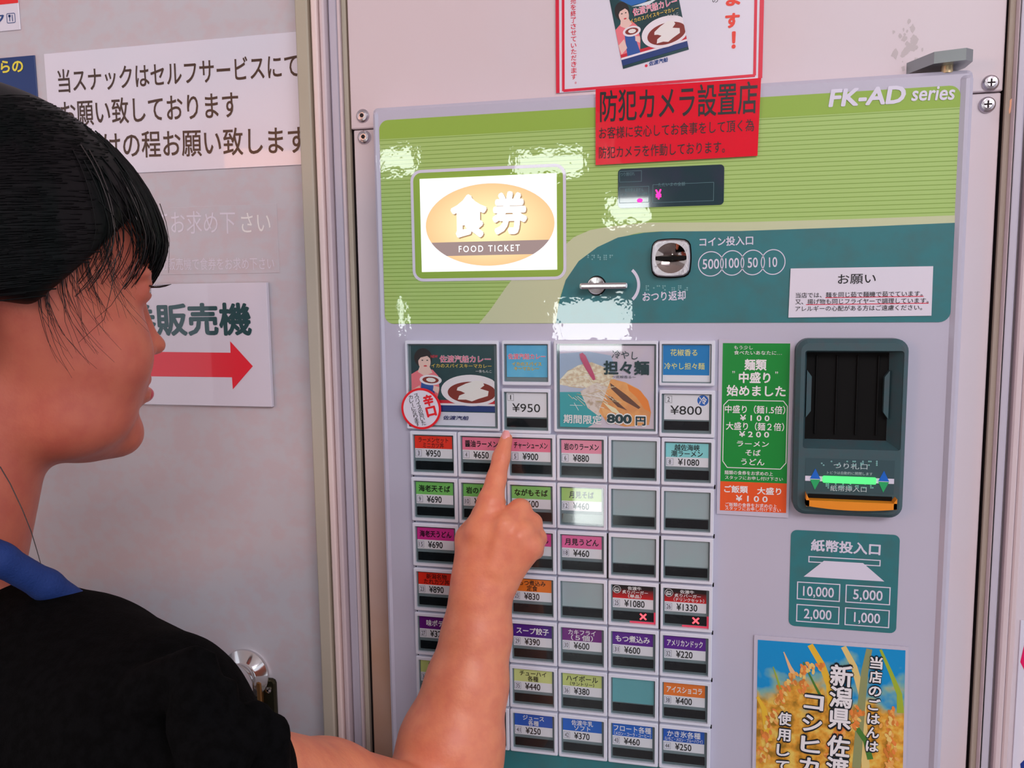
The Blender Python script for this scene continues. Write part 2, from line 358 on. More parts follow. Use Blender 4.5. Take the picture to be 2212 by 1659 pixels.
# signs on the door
brown = ink(58, 40, 32); YS = YD - .0012
def flat_sign(name, label, cat, r, y, m, th=.001):
    cx, cz = (r[0] + r[1]) / 2, r[2]
    t = thing(name, label, cat, (cx, y, cz)); mb = MB(); mb.box(r, y, y + th, m, .0003); mb.build('sheet', t); return t
s1 = flat_sign('self_service_sign', 'long white self-service sign in brown handwritten-style lettering at upper left', 'sign',
               pr((104, 250), (700, 200), (370, 92), (450, 366), YS), YS, paper)
mb = MB(); yl = YS - .0002
mb.ptext('当スナックはセルフサービスにて', (125, 176), (645, 140), 50, yl, brown, .012)
mb.ptext('お願い致しております', (131, 246), (515, 225), 54, yl, brown, .012)
mb.ptext('後片付けの程お願い致します', (98, 318), (662, 301), 56, yl, brown, .012)
mb.build('lettering', s1)
s2 = flat_sign('arrow_sign', 'glossy white board with green lettering and a red arrow pointing right', 'sign',
               pr((150, 740), (586, 745), (455, 612), (450, 875), YS), YS - .004, mat('glossy_white_board', A(206, 203, 216), .12, coat=1), .004)
mb = MB(); yl = YS - .0042; dg = mat('dark_green_lettering', A(10, 62, 66), .12, coat=1)
mb.ptext('食券販売機', (205, 692), (543, 689), 66, yl, dg, .03); mb.build('lettering', s2); mb = MB()
red = mat('red_vinyl', A(216, 12, 40), .15, coat=.8)
ar = [(160, 758), (498, 762), (497, 737), (546, 791), (503, 841), (501, 815), (160, 811)]
mb.ppoly(ar, yl, red); mb.build('red_arrow', s2)
s3 = flat_sign('faded_notice', 'faded old lettering left on the mottled wall below the self-service sign', 'notice', pr((330, 520), (600, 520), (460, 445), (460, 592), YS), YS + .0008, doorm, .0004)
mb = MB(); yl = YS + .0006; fad = mat('faded_lettering', A(206, 202, 214), .5); fadw = mat('white_lettering_remnant', A(228, 224, 234), .5)
mb.ptext('にてお求め下', (300, 481), (508, 480), 48, yl, fad, 0); mb.ptext('さい', (521, 481), (584, 480), 46, yl, fadw, .0)
mb.ptext('自動販売機で食券をお求め下さい', (330, 571), (592, 569), 26, yl, fad, 0); mb.build('lettering', s3)
s4 = flat_sign('corner_poster', 'white poster corner with red top band, blue letter and cutlery icon, top left', 'poster', pr((-160, 30), (41, 30), (0, -40), (20, 66), YS), YS, paper)
mb = MB(); yl = YS - .0002; navy = ink(20, 58, 120)
mb.rect(pr((-160, 0), (39, 0), (0, -40), (20, 8), yl), yl, ink(226, 26, 30)); mb.ptext('ーク', (-50, 44), (9, 40), 24, yl, navy, .02)
mb.outline(pr((14, 38), (33, 39), (24, 28), (24, 50), yl), .0006, yl, navy, .0015)
mb.rect(pr((20, 39), (21.5, 39), (21, 32), (21, 46), yl), yl - .0001, navy); mb.rect(pr((26, 39), (27.5, 39), (27, 32), (27, 46), yl), yl - .0001, navy)
mb.rect(pr((18, 34), (23, 34), (21, 32), (21, 37), yl), yl - .0001, navy); mb.build('print', s4)
s5 = flat_sign('navy_poster', 'navy blue poster with yellow brush lettering partly behind the woman\'s hair', 'poster', pr((-160, 220), (80, 200), (40, 122), (60, 330), YS), YS, mat('navy_print', A(8, 46, 104), .35))
mb = MB(); yl = YS - .0002; mb.ptext('からの', (-28, 146), (50, 142), 27, yl, ink(232, 206, 60), .03); mb.build('lettering', s5)
# right-edge poster
YR = .6868
s6 = flat_sign('edge_poster', 'white poster with pink and blue print cut off by the right edge', 'poster', (X(2203, 1300, YR) + .0015, X(2203, 1300, YR) + .2, PX(2205, 1760, YR)[1], PX(2205, 1340, YR)[1]), YR, paper)
mb = MB(); yl = YR - .0002
mb.ppoly([(2204, 1430), (2212, 1395), (2300, 1350), (2300, 1500), (2214, 1450)], yl, ink(214, 20, 90)); mb.ppoly([(2204, 1650), (2212, 1642), (2300, 1620), (2300, 1740), (2210, 1700)], yl, ink(24, 50, 130))
mb.build('print', s6)

# ------------------------------------------------------------------ ticket machine
mach = thing('ticket_vending_machine', 'white food ticket vending machine with green top panel and rows of menu buttons', 'vending machine', ((MX0 + MX1) / 2, .70, MZ0))
mb = MB(); mr = (MX0, MX1, MZ0, MZ1)
mb.bprism(rr(mr, .004, 3), YF, .79, .003, machm); mb.build('cabinet', mach)
# raised right and top edge roll
mb = MB(); mb.bprism(rr((MX1 - .0085, MX1 - .0005, MZ0 + .005, MZ1 - .004), .003, 3), YF - .003, YF + .01, .0028, machm); mb.build('edge_roll', mach)
mb = MB(); mb.bprism(rr((MX0 + .001, MX0 + .0055, MZ0 + .005, MZ1 - .004), .002, 3), YF - .002, YF + .01, .002, machm); mb.build('edge_roll', mach)
Y1 = YF - .0003
gx0, gx1 = MX0 + .0062, .1740
gz1 = (PX(1200, 225, Y1)[1] + PX(2060, 168, Y1)[1]) / 2
gz1 = 1.45 + .1437 - .0055
gzb = (PX(900, 702, Y1)[1] + PX(1700, 694, Y1)[1]) / 2
gband = (PX(815, 304, Y1)[1] + PX(1500, 262, Y1)[1] + PX(2083, 229, Y1)[1]) / 3
full = rr((gx0, gx1, gzb, gz1), .0075, 6)
mb = MB(); mb.poly(full, Y1, stripem); mb.build('striped_panel', mach)
mb = MB()
top = [p for p in rr((gx0, gx1, gband, gz1), .0075, 6)]
top = [(gx0, gband), (gx1, gband)] + [p for p in full if p[1] > gband]
mb.poly(top, Y1 - .0001, darkgreen); mb.build('green_header_band', mach)
# sage arc band and teal control area
mb = MB()
sage = [(1035, 702), (1060, 668), (1092, 622), (1125, 580), (1150, 562), (1185, 552), (1215, 534), (1240, 512), (1275, 497), (1320, 489), (1400, 481), (1600, 480), (1850, 473), (2069, 465), (2069, 482), (1860, 491), (1600, 500), (1420, 500), (1380, 503), (1330, 515), (1290, 535), (1250, 565), (1222, 605), (1207, 650), (1201, 702)]
Y2 = Y1 - .0002
zb_ = gzb + .0002
pts = [PX(u, v, Y2) for u, v in sage]; pts = [(min(x, gx1), max(z, zb_)) for x, z in pts]
mb.poly(pts, Y2, beige); mb.build('sage_arc_band', mach)
mb = MB()
tpx = [(1201, 702), (1207, 655), (1222, 605), (1250, 564), (1290, 534), (1335, 513), (1390, 503), (1430, 500), (1600, 499), (1860, 490), (2069, 481)]
pts = [PX(u, v, Y2 - .0001) for u, v in tpx]; pts = [(min(x, gx1), max(z, zb_)) for x, z in pts]
pts[-1] = (gx1, pts[-1][1]); br = [(gx1, gzb + .0075)] + [(gx1 - .0075 + .0075 * math.cos(t), gzb + .0075 - .0075 * math.sin(t)) for t in np.linspace(.2, math.pi / 2, 6)]
mb.poly(pts + br, Y2 - .0001, tealm); mb.build('teal_control_panel', mach)
YT = Y2 - .0003
# brand lettering
mb = MB(); mb.ptext('FK-AD', (1790, 212), (1957, 203), 35, YT, whitep, .035, .12); mb.ptext('series', (1969, 204), (2063, 201), 26, YT, whitep, .02, .12); mb.build('header_lettering', mach)
# lit food ticket sign
fr = pr((889, 490), (1223, 480), (1060, 360), (1060, 606), YT)
mb = MB(); mb.outline(fr, .0024, YT, whitep, .009, 6); mb.poly(rr((fr[0] + .0024, fr[1] - .0024, fr[2] + .0024, fr[3] - .0024), .0066, 6), YT + .0001, darkgreen)
sg = mb.build('sign_border', mach)
lr = pr((909, 490), (1203, 480), (1060, 380), (1060, 585), YT)
lit = emis('lit_white_panel', (1, .97, 1), 1.05); mb = MB(); mb.prism(rr(lr, 0), YT - .0002, YT + .001, lit); lp = mb.build('lit_sign', mach)
def sunm():
    m = emis('lit_orange_disc', (1, .75, .4), 1.0); nt = m.node_tree; b = nt.nodes['Principled BSDF']; tc = nt.nodes.new('ShaderNodeTexCoord')
    mp = nt.nodes.new('ShaderNodeMapping'); mp.inputs['Location'].default_value = (-.5, 0, -.5); mp.inputs['Scale'].default_value = (1, 0, 1)
    nt.links.new(tc.outputs['Generated'], mp.inputs[0]); ln = nt.nodes.new('ShaderNodeVectorMath'); ln.operation = 'LENGTH'; nt.links.new(mp.outputs[0], ln.inputs[0])
    cr = nt.nodes.new('ShaderNodeValToRGB'); e = cr.color_ramp.elements; e[0].position = .12; e[0].color = (1, .93, .50, 1); e[1].position = .5; e[1].color = (1, .60, .30, 1)
    nt.links.new(ln.outputs['Value'], cr.inputs[0]); nt.links.new(cr.outputs[0], b.inputs['Emission Color']); return m
mb = MB(); sc_ = ((lr[0] + lr[1]) / 2 - .0015, (lr[2] + lr[3]) / 2 - .0003); erx = (X(1198, 475, YT) - X(920, 485, YT)) / 2; erz = (PX(1060, 396, YT)[1] - PX(1060, 574, YT)[1]) / 2
sc_ = ((X(1198, 475, YT) + X(920, 485, YT)) / 2, (PX(1060, 396, YT)[1] + PX(1060, 574, YT)[1]) / 2)
ey = YT - .0003; mb.ell(sc_, erx, erz, ey, sunm(), 64); mb.build('sun_disc', lp)
mb = MB(); litgrey = emis('lit_brown_band', (.36, .26, .25), 1.0); lw = emis('lit_white_letters', (1, 1, 1), 1.3); edge = emis('lit_letter_edge', (.45, .27, .14), 1.0)
zt_, zb2 = PX(1060, 521, ey)[1], PX(1060, 551, ey)[1]
def ex(z): return erx * math.sqrt(max(0, 1 - ((z - sc_[1]) / erz) ** 2))
zs = np.linspace(zb2, zt_, 8); mb.poly([(sc_[0] + ex(z), z) for z in zs] + [(sc_[0] - ex(z), z) for z in zs[::-1]], ey - .0001, litgrey)
mb.ptext('FOOD TICKET', (991, 538), (1123, 535), 13.5, ey - .0002, lw, .008)
for (ch, a, b_) in (('食', (973, 468), (1052, 466)), ('券', (1063, 461), (1139, 459))):
    mb.ptext(ch, (a[0] + 2.5, a[1] + 2.5), (b_[0] + 2.5, b_[1] + 2.5), 84, ey - .0002, edge, .045); mb.ptext(ch, a, b_, 84, ey - .0004, lw, .045)
mb.build('sign_lettering', lp)
# amount display
dr = pr((1335, 408), (1564, 400), (1450, 360), (1450, 446), YT)
mb = MB(); mb.poly(rr(dr, .003, 5), YT, mat('smoked_display', (0.02, 0.055, 0.068), .08, coat=1, noise=(30, 3, (0.04, 0.05, 0.085), .4, .7))); dp = mb.build('amount_display', mach)
mb = MB(); dl = mat('display_print', A(84, 122, 128), .4); yl = YT - .0002
mb.outline(pr((1338, 381), (1386, 379), (1362, 369), (1362, 393), yl), .0003, yl, dl); mb.outline(pr((1338, 421), (1402, 418), (1370, 403), (1370, 438), yl), .0003, yl, dl)
mb.outline(pr((1410, 415), (1542, 413), (1476, 396), (1476, 436), yl), .0003, yl, dl)
mb.ptext('つり銭切れ', (1340, 377), (1371, 375), 8, yl, dl); mb.ptext('紙幣使えません', (1350, 411), (1390, 409), 8, yl, dl); mb.ptext('ただいまの金額', (1422, 399), (1480, 397), 8, yl - .0001, dl)
mb.ptext('千円', (1342, 422), (1353, 421), 7, yl, dl); mb.ptext('高額紙幣', (1376, 420), (1399, 419), 7, yl, dl)
led = emis('red_led', (1, .02, .22), 3.0); mb.ptext('¥', (1416, 422), (1429, 421), 16, yl, led, .04); c_ = PX(1382, 433, yl); mb.ell(c_, .0022, .0016, yl - .0001, led)
mb.build('display_print', dp)
# coin slot
cs = pr((1411, 560), (1489, 555), (1450, 520), (1450, 596), YT); cc = ((cs[0] + cs[1]) / 2, (cs[2] + cs[3]) / 2); cw = (cs[1] - cs[0]) / 2; chh = (cs[3] - cs[2]) / 2
def barrel(c, w, h, k=.10, n=8):
    o = []
    for s0, s1 in (((-1, -1), (1, -1)), ((1, -1), (1, 1)), ((1, 1), (-1, 1)), ((-1, 1), (-1, -1))):
        for i in range(n):
            t = i / n; x = s0[0] + (s1[0] - s0[0]) * t; z = s0[1] + (s1[1] - s0[1]) * t; bul = 1 + k * math.sin(math.pi * t)
            if s0[0] != s1[0]: z *= bul
            else: x *= bul
            cr_ = .93 if i == 0 else 1
            o.append((c[0] + x * w * .92 * cr_, c[1] + z * h * .92 * cr_))
    return o
mb = MB(); bo = barrel(cc, cw * 1.04, chh * 1.04); mb.poly(barrel(cc, cw * 1.12, chh * 1.12), YT, blackm)
circ = [(cc[0] + cw * .86 * math.cos(t), cc[1] + chh * .86 * math.sin(t)) for t in [math.radians(-135 + 360 * i / len(bo)) for i in range(len(bo))]]
mb.ring(bo, circ, YT - .0065, YT, YT - .003, brushed, .0008); cp = mb.build('coin_slot_plate', mach)
mb = MB(); V = []; F = []; n = 48; ringn = 10
for k in range(ringn + 1):
    q = 1 - k / ringn; yy = YT - .0052 - .0008 + .0042 * (1 - q * q)   # dished bowl
    for i in range(n): V.append((cc[0] + cw * .87 * q * math.cos(2 * math.pi * i / n), yy, cc[1] + chh * .87 * q * math.sin(2 * math.pi * i / n)))
for k in range(ringn):
    for i in range(n): F.append((k * n + i, k * n + (i + 1) % n, (k + 1) * n + (i + 1) % n, (k + 1) * n + i))
mb.add(V, F, mat('polished_steel_dish', (.50, .42, .38), .08, metal=1)); mb.build('dish', cp, smooth=True)
mb = MB(); mb.box((cc[0] - cw * .80, cc[0] + cw * .80, cc[1] - .0012, cc[1] + .0014), YT - .0062, YT - .001, blackm); mb.build('coin_slit', cp)
# coin labels
mb = MB(); mb.ptext('コイン投入口', (1511, 523), (1627, 519), 19, YT, whitep, .02)
for (c, t, hw) in (((1535.5, 570), '500', 18), ((1581.5, 568), '100', 15), ((1626, 567), '50', 11), ((1670, 566), '10', 9)):
    p = PX(*c, YT); mb.arc(p, .0092, .0007, 0, 360, YT, whitep, 48, 1.0 if t == '500' else .93)
    mb.ptext(t, (c[0] - hw, c[1] + .5), (c[0] + hw, c[1] - .5), 21, YT - .0001, whitep, .012)
mb.ptext('おつり返却', (1388, 641), (1481, 638), 20, YT, whitep, .02)
mb.arc(PX(1340, 616, YT), .0150, .0024, -48, 50, YT, whitep, 30, .95)
mb.build('coin_lettering', mach)
def braille(mb, u0, v0, w, n, y, m, s=4.2):
    for k in range(n):
        for a in range(2):
            for bb in range(3):
                if random.random() < .55:
                    c = PX(u0 + k * w + a * s, v0 + bb * s, y)
                    V = [(c[0], y - .0006, c[1])] + [(c[0] + .0007 * math.cos(t), y, c[1] + .0007 * math.sin(t)) for t in np.linspace(0, 2 * math.pi, 7)[:-1]]
                    mb.add(V, [(0, 1 + i, 1 + (i + 1) % 6) for i in range(6)], m)
clr = mat('clear_braille_film', A(120, 170, 172), .1, coat=1)
mb = MB(); braille(mb, 1266, 552, 13, 5, YT, clr); braille(mb, 1396, 618, 12, 4, YT, clr); braille(mb, 1452, 618, 14, 3, YT, clr)
tag(mb.build('braille_dots', mach), kind='stuff')
# return lever: round boss with a horizontal bar
mb = MB(); lc = PX(1289, 617, YT); V, F = lathe_y(lc, [(.0068, YT), (.0068, YT - .004), (.0062, YT - .0046), (.001, YT - .005)], chrome, 32); mb.add(V, F, chrome); mb.poly([(lc[0] + .0075 * math.cos(t), lc[1] + .0078 * math.sin(t)) for t in np.linspace(0, 2 * math.pi, 32)[:-1]], YT - .00005, blackm)
lv = mb.build('change_return_lever', mach, smooth=False)
mb = MB(); lrr = pr((1252, 617), (1355, 617), (1300, 611), (1300, 624), YT - .012); mb.box(lrr, YT - .013, YT - .004, chrome, .0015); mb.build('lever_bar', lv)

# framed windows
def window(parent, r, inn, y=YF - .006, name='menu_button', rad=.0012):
    mb = MB(); out = rr(r, rad, 3); i_ = rr(inn, .0006, 3)
    mb.ring(out, i_, y, YF, YF - .0018, framem, .0007)
    o = mb.build(name, parent, origin=((r[0] + r[1]) / 2, YF, (r[2] + r[3]) / 2))
    mb = MB(); mb.rect(inn, YF - .0019, greym)
    # grey inner step
    w = inn[1] - inn[0]; mb.ring(rr(inn, .0006, 3), rr((inn[0] + .0008, inn[1] - .0008, inn[2] + .0008, inn[3] - .0008), .0006, 3), YF - .0035, YF - .0019, YF - .0019, greym, .0002)
    mb.build('recess', o); return o
def cover(o, inn):
    rx, rz = random.uniform(-.006, .006), random.uniform(-.006, .006); y = YF - .0046; cx, cz = (inn[0] + inn[1]) / 2, (inn[2] + inn[3]) / 2
    V = [(x, y + (x - cx) * rx + (z - cz) * rz, z) for x, z in ((inn[0], inn[2]), (inn[1], inn[2]), (inn[1], inn[3]), (inn[0], inn[3]))]
    mb = MB(); mb.add(V, [(0, 1, 2, 3)], coverm); mb.build('clear_cover', o)
YB = YF - .006
GX0 = None
# regular button grid (least-squares fit of the photographed rows and columns)
def cell(c, r_):
    x0 = YB * (-0.36667961 + 0.0637609 * c); z1 = 1.45 + YB * (-0.17938749 - 0.06048214 * r_)
    pw, ph = YB * 0.0637609, YB * 0.06048214
    return (x0 + .0004, x0 + pw - .0004, z1 - ph * .955, z1)
PK, GN, MG, RD, OR, VI, LM, BL, AQ, OG = (226, 112, 142), (108, 182, 92), (192, 40, 130), (222, 44, 24), (242, 112, 30), (78, 20, 132), (182, 194, 116), (24, 92, 186), (126, 200, 204), (226, 112, 36)
K, Wt = (10, 12, 16), (222, 218, 235)
# rows from the third: (number, colour, text colour, [lines], price, x-range of the text)
MENU = [
 [('3', RD, (96, 20, 14), ['ラーメンセット', 'ミニカツ丼'], '950'), ('4', PK, K, ['醤油ラーメン'], '650'), ('5', PK, K, ['チャーシューメン'], '900'), ('6', (228, 140, 165), K, ['岩のりラーメン'], '880'), None, ('8', AQ, K, ['越佐海峡', '潮ラーメン'], '1080')],
 [('9', GN, K, ['海老天そば'], '690'), ('10', GN, K, ['岩のりそば'], '600'), ('11', (124, 186, 100), K, ['ながもそば'], '600'), ('12', (150, 186, 104), K, ['月見そば'], '460'), None, None],
 [('15', MG, K, ['海老天うどん'], '690'), ('16', (206, 60, 140), K, ['岩のりうどん'], '600'), ('17', (208, 64, 142), K, ['ながもうどん'], '600'), ('18', (216, 96, 150), K, ['月見うどん'], '460'), None, None],
 [('23', (212, 38, 20), (70, 14, 10), ['新潟名物', 'たれカツ丼'], '890'), ('24', (212, 38, 20), K, ['カツカレー'], '850'), ('25', OR, K, ['もつ煮込み', '定食'], '830'), None, ('25', 'G', Wt, ['佐渡牛', '炙りバーガー', '（単品）'], '1080'), ('26', 'G', Wt, ['佐渡牛', '炙りバーガー', '（ドリンクセット）'], '1330')],
 [('27', (92, 18, 112), Wt, ['味ポテト'], '320'), ('28', VI, Wt, ['から揚げ'], '390'), ('29', (64, 16, 124), Wt, ['スープ餃子'], '390'), ('30', (104, 16, 116), Wt, ['カキフライ', '（５個）'], '600'), ('31', (82, 18, 132), Wt, ['もつ煮込み'], '600'), ('32', (84, 20, 134), Wt, ['アメリカンドック'], '220')],
 [('33', LM, K, ['生ビール', '（中）'], '550'), ('34', LM, K, ['日本酒'], '440'), ('35', (194, 202, 130), K, ['チューハイ', '各種'], '440'), ('36', LM, K, ['ハイボール', '（サントリー）'], '380'), None, ('38', OG, Wt, ['アイスショコラ'], '400')],
 [('39', BL, Wt, ['コーヒー'], '250'), ('40', BL, Wt, ['紅茶'], '250'), ('41', (28, 84, 178), Wt, ['ジュース', '各種'], '250'), ('42', BL, Wt, ['佐渡牛乳', 'ソフト'], '370'), ('43', BL, Wt, ['フロート各種', '（メロン・コーラ・コーヒー）'], '460'), ('44', (22, 80, 172), Wt, ['かき氷各種', '（いちご・メロン・ブルーハワイ）'], '250')],
]
inkk = ink(*K); cardw = mat('price_card_paper', A(212, 212, 226), .4); x_led = emis('red_cross_led', (1, .06, .08), 3.0)
redglow = mat('red_lit_plastic', A(208, 60, 90), .4, emit=(1, .05, .12), es=.18)
def grad_mat():
    m = mat('black_to_red_print', A(30, 10, 14), .4); nt = m.node_tree; b = nt.nodes['Principled BSDF']; tc = nt.nodes.new('ShaderNodeTexCoord'); sp = nt.nodes.new('ShaderNodeSeparateXYZ')
    nt.links.new(tc.outputs['Object'], sp.inputs[0]); mr_ = nt.nodes.new('ShaderNodeMapRange'); mr_.inputs[1].default_value = .012; mr_.inputs[2].default_value = .002; nt.links.new(sp.outputs[2], mr_.inputs[0])
    mx = nt.nodes.new('ShaderNodeMix'); mx.data_type = 'RGBA'; mx.inputs[6].default_value = (*A(26, 8, 12), 1); mx.inputs[7].default_value = (*A(214, 16, 26), 1)
    nt.links.new(mr_.outputs[0], mx.inputs[0]); nt.links.new(mx.outputs[2], b.inputs['Base Color']); return m
gradm = grad_mat()
blankm = mat('blank_grey_insert', A(150, 162, 168), .35, noise=(30, 3, A(146, 168, 172), .4, .65))
blankm2 = mat('blank_teal_insert', A(92, 154, 162), .35)
frame_mesh = {}
for ri, row in enumerate(MENU):
    for ci, it in enumerate(row):
        x0, x1, z0, z1 = c_ = cell(ci, ri); w, h = x1 - x0, z1 - z0
        inn = (x0 + w * .055, x1 - w * .065, z0 + h * .07, z1 - h * .075)
        o = window(mach, c_, inn); iw, ih = inn[1] - inn[0], inn[3] - inn[2]
        lab = 'blank grey menu button' if it is None else ('menu button with lit red sold-out cross' if it[1] == 'G' else None)
        if lab: o['label'] = lab
        yc = YF - .0028; mb = MB()
        cx0, cx1, cz1 = inn[0] + iw * .03, inn[1] - iw * .06, inn[3] - ih * .05; tilt = random.uniform(-.004, .004)
        if it is None:
            mb.rect((inn[0] + iw * .03, inn[1] - iw * .03, inn[2] + ih * .31, inn[3] - ih * .03), yc, blankm2 if (ri == 5) else blankm); mb.build('blank_insert', o)
        else:
            num, colr, tc_, lines, price = it
            big = len(lines) > 1
            split = inn[3] - ih * (.38 if ri != 0 or not big else .38); bot = inn[3] - ih * .63
            if ci == 5 and ri in (0,): split = inn[3] - ih * .40
            cm = gradm if colr == 'G' else mat('card_colour', A(*colr), .4, noise=(26, 3, A(*[min(255, int(q * .93 + 12)) for q in colr]), .4, .65))
            org = ((c_[0] + c_[1]) / 2, YF, (c_[2] + c_[3]) / 2)
            mb.rect((cx0, cx1, split, cz1), yc, cm); mb.rect((cx0, cx1, bot, split), yc, cardw)
            tm = ink(*tc_); yt_ = yc - .00015; W_ = cx1 - cx0; hh = cz1 - split
            n = len(lines)
            if colr == 'G':
                lc_ = (cx0 + W_ * .105, cz1 - hh * .32); mb.ell(lc_, W_ * .10, W_ * .10, yt_, tm, 28); mb.ell(lc_, W_ * .088, W_ * .088, yt_ - .00005, blackm, 28)
                mb.text("Sado's", (lc_[0] - W_ * .055, lc_[1] + W_ * .035), (lc_[0] + W_ * .055, lc_[1] + W_ * .035), W_ * .045, yt_ - .0001, tm, .02)
                mb.text("Beef", (lc_[0] - W_ * .065, lc_[1] - W_ * .02), (lc_[0] + W_ * .065, lc_[1] - W_ * .02), W_ * .07, yt_ - .0001, tm, .03)
                for k, t in enumerate(lines):
                    fx = [(.37, .71), (.24, .87), (.38, .71) if 'ド' not in t else (.22, .95)][k]; zz = cz1 - hh * (.17 + .31 * k)
                    mb.text(t, (cx0 + W_ * fx[0], zz), (cx0 + W_ * fx[1], zz), hh * .27, yt_, tm, .02)
            elif n == 1:
                wd = min(.86, .185 * len(lines[0]) if len(lines[0]) < 5 else .80 + .01 * len(lines[0])) if len(lines[0]) != 4 else .62
                zz = (cz1 + split) / 2; mb.text(lines[0], (cx0 + W_ * (.5 - wd / 2), zz), (cx0 + W_ * (.5 + wd / 2), zz), hh * .52, yt_, tm, .022)
            else:
                small = lines[1].startswith('（') and len(lines[1]) > 5
                for k, t in enumerate(lines):
                    hk = hh * (.43 if not small else (.50 if k == 0 else .30)); zz = cz1 - hh * ((.30, .73) if not small else (.36, .80))[k]
                    wd = min(.94, len(t) * hk * 1.0 / W_ * (1.0 if not small or k == 0 else .9));
                    if lines[0] == 'ラーメンセット': wd = .80 if k == 0 else .56
                    if small and k == 1 and len(t) > 9: wd = .92
                    mb.text(t, (cx0 + W_ * (.5 - wd / 2), zz), (cx0 + W_ * (.5 + wd / 2), zz), hk, yt_, tm, .016)
            # number box and price
            ph_ = split - bot; zc = (split + bot) / 2; s_ = ph_ * .72
            mb.rect((cx0 + W_ * .02, cx0 + W_ * .18, zc - s_ / 2, zc + s_ / 2), yt_ + .00005, paper); mb.outline((cx0 + W_ * .02, cx0 + W_ * .18, zc - s_ / 2, zc + s_ / 2), .00018, yt_, inkk)
            nw = W_ * (.05 if len(num) == 1 else .10); mb.text(num, (cx0 + W_ * .10 - nw / 2, zc), (cx0 + W_ * .10 + nw / 2, zc), s_ * .66, yt_ - .0001, inkk)
            pw_ = W_ * (.40 if len(price) == 3 else .50); mb.text('¥' + price, (cx0 + W_ * .29, zc), (cx0 + W_ * .29 + pw_, zc), ph_ * .68, yt_, inkk, .014)
            mb.build('menu_card', o)
        mb = MB(); dr_ = (inn[0] + iw * .04, inn[1] - iw * .045, inn[2] + ih * .055, inn[2] + ih * .285)
        mb.poly(rr(dr_, .0005, 2), YF - .0026, winblack)
        if it and it[1] == 'G':
            xc_ = (dr_[0] + (dr_[1] - dr_[0]) * .74, (dr_[2] + dr_[3]) / 2); s_ = ih * .075
            for q in (1, -1): mb.line((xc_[0] - s_, xc_[1] - s_ * q), (xc_[0] + s_, xc_[1] + s_ * q), s_ * .55, YF - .0028 - .00005 * q, x_led)
            mb.rect((inn[0] + iw * .42, inn[1] - iw * .01, inn[2] + ih * .005, inn[2] + ih * .05), YF - .0036, redglow); mb.rect((inn[1] - iw * .045, inn[1] - iw * .002, inn[2] + ih * .01, inn[2] + ih * .31), YF - .00361, redglow)
        mb.build('status_window', o); cover(o, (inn[0] + .0003, inn[1] - .0003, inn[2] + .0003, inn[3] - .0003))
# top row of large picture windows
def big(l, r, t, b_, il, ir, it, ib, name):
    rc = pr(l, r, t, b_, YB); inn = pr(il, ir, it, ib, YB); return window(mach, rc, inn, name=name), inn
yc = YF - .0028
o, inn = big((876, 830), (1078, 830), (975, 736), (975, 929), (881, 830), (1074, 830), (975, 743), (975, 924), 'picture_window'); o['label'] = 'large window with curry poster'
def curry_art(mb, tr, y, full=True):
    """tr maps unit square (0..1, 0..1 from top) to plane"""
    def pl(pts, m, k=0): mb.poly([tr(*p) for p in pts], y - .00004 * k - (len(mb.f) % 30) * 1e-6, m)
    def el(cx, cy, rx, ry, m, k=0, n=28, rot=0):
        pl([(cx + rx * math.cos(a) * math.cos(rot) - ry * math.sin(a) * math.sin(rot), cy + rx * math.cos(a) * math.sin(rot) + ry * math.sin(a) * math.cos(rot)) for a in np.linspace(0, 2 * math.pi, n + 1)[:-1]], m, k)
    skin = ink(222, 186, 176); hair = ink(28, 22, 24); pink = ink(224, 112, 122); apron = ink(36, 78, 150); plate = ink(222, 214, 220); sauce = ink(122, 34, 22); rice = ink(226, 216, 214)
    el(.15, .155, .11, .12, hair, 1); pl([(.0, .62), (.0, .36), (.1, .30), (.26, .30), (.33, .38), (.34, .55), (.3, .7), (.0, .7)], pink, 1)
    pl([(.11, .25), (.22, .25), (.26, .34), (.16, .38), (.08, .33)], skin, 2); el(.165, .205, .075, .105, skin, 2); pl([(.06, .18), (.08, .1), (.15, .07), (.24, .1), (.245, .17), (.2, .13), (.12, .15), (.08, .2)], hair, 3)
    for ex_ in (.14, .2): el(ex_, .185, .012, .007, hair, 4, 10)
    el(.175, .255, .022, .009, ink(190, 20, 40), 4, 10)
    pl([(.12, .46), (.26, .46), (.3, .72), (.1, .72)], apron, 3); pl([(0, .56), (.1, .5), (.12, .62), (.02, .68)], skin, 3); pl([(.27, .5), (.34, .52), (.32, .6), (.26, .56)], skin, 3)
    el(.235, .43, .135, .065, plate, 4, 28, .05); el(.235, .43, .10, .042, sauce, 5, 24, .05); el(.24, .43, .06, .028, rice, 6, 9, .1)
    pl([(.0, .68), (1, .68), (1, .72), (.0, .72)], ink(190, 22, 44), 2); pl([(.0, .72), (1, .72), (1, .745), (.0, .745)], plate, 2); pl([(0, .745), (1, .745), (1, .82), (0, .82)], ink(18, 48, 110), 2)
    n = 40; cl = lambda a: [(min(p[0], 1.0), p[1]) for p in a]
    def cel(cx, cy, rx, ry, m, k, nn=n): pl(cl([(cx + rx * math.cos(a), cy + ry * math.sin(a)) for a in np.linspace(0, 2 * math.pi, nn + 1)[:-1]]), m, k)
    cel(.72, .555, .36, .195, plate, 7); cel(.73, .58, .29, .135, sauce, 8)
    pl([(.56, .52), (.66, .47), (.78, .43), (.86, .44), (.88, .49), (.83, .53), (.93, .56), (.92, .62), (.80, .66), (.73, .69), (.66, .67), (.56, .67), (.58, .62), (.65, .59), (.60, .565), (.55, .555)], rice, 9)
def unit(r):
    return lambda s, t: (r[0] + (r[1] - r[0]) * s, r[3] - (r[3] - r[2]) * t)
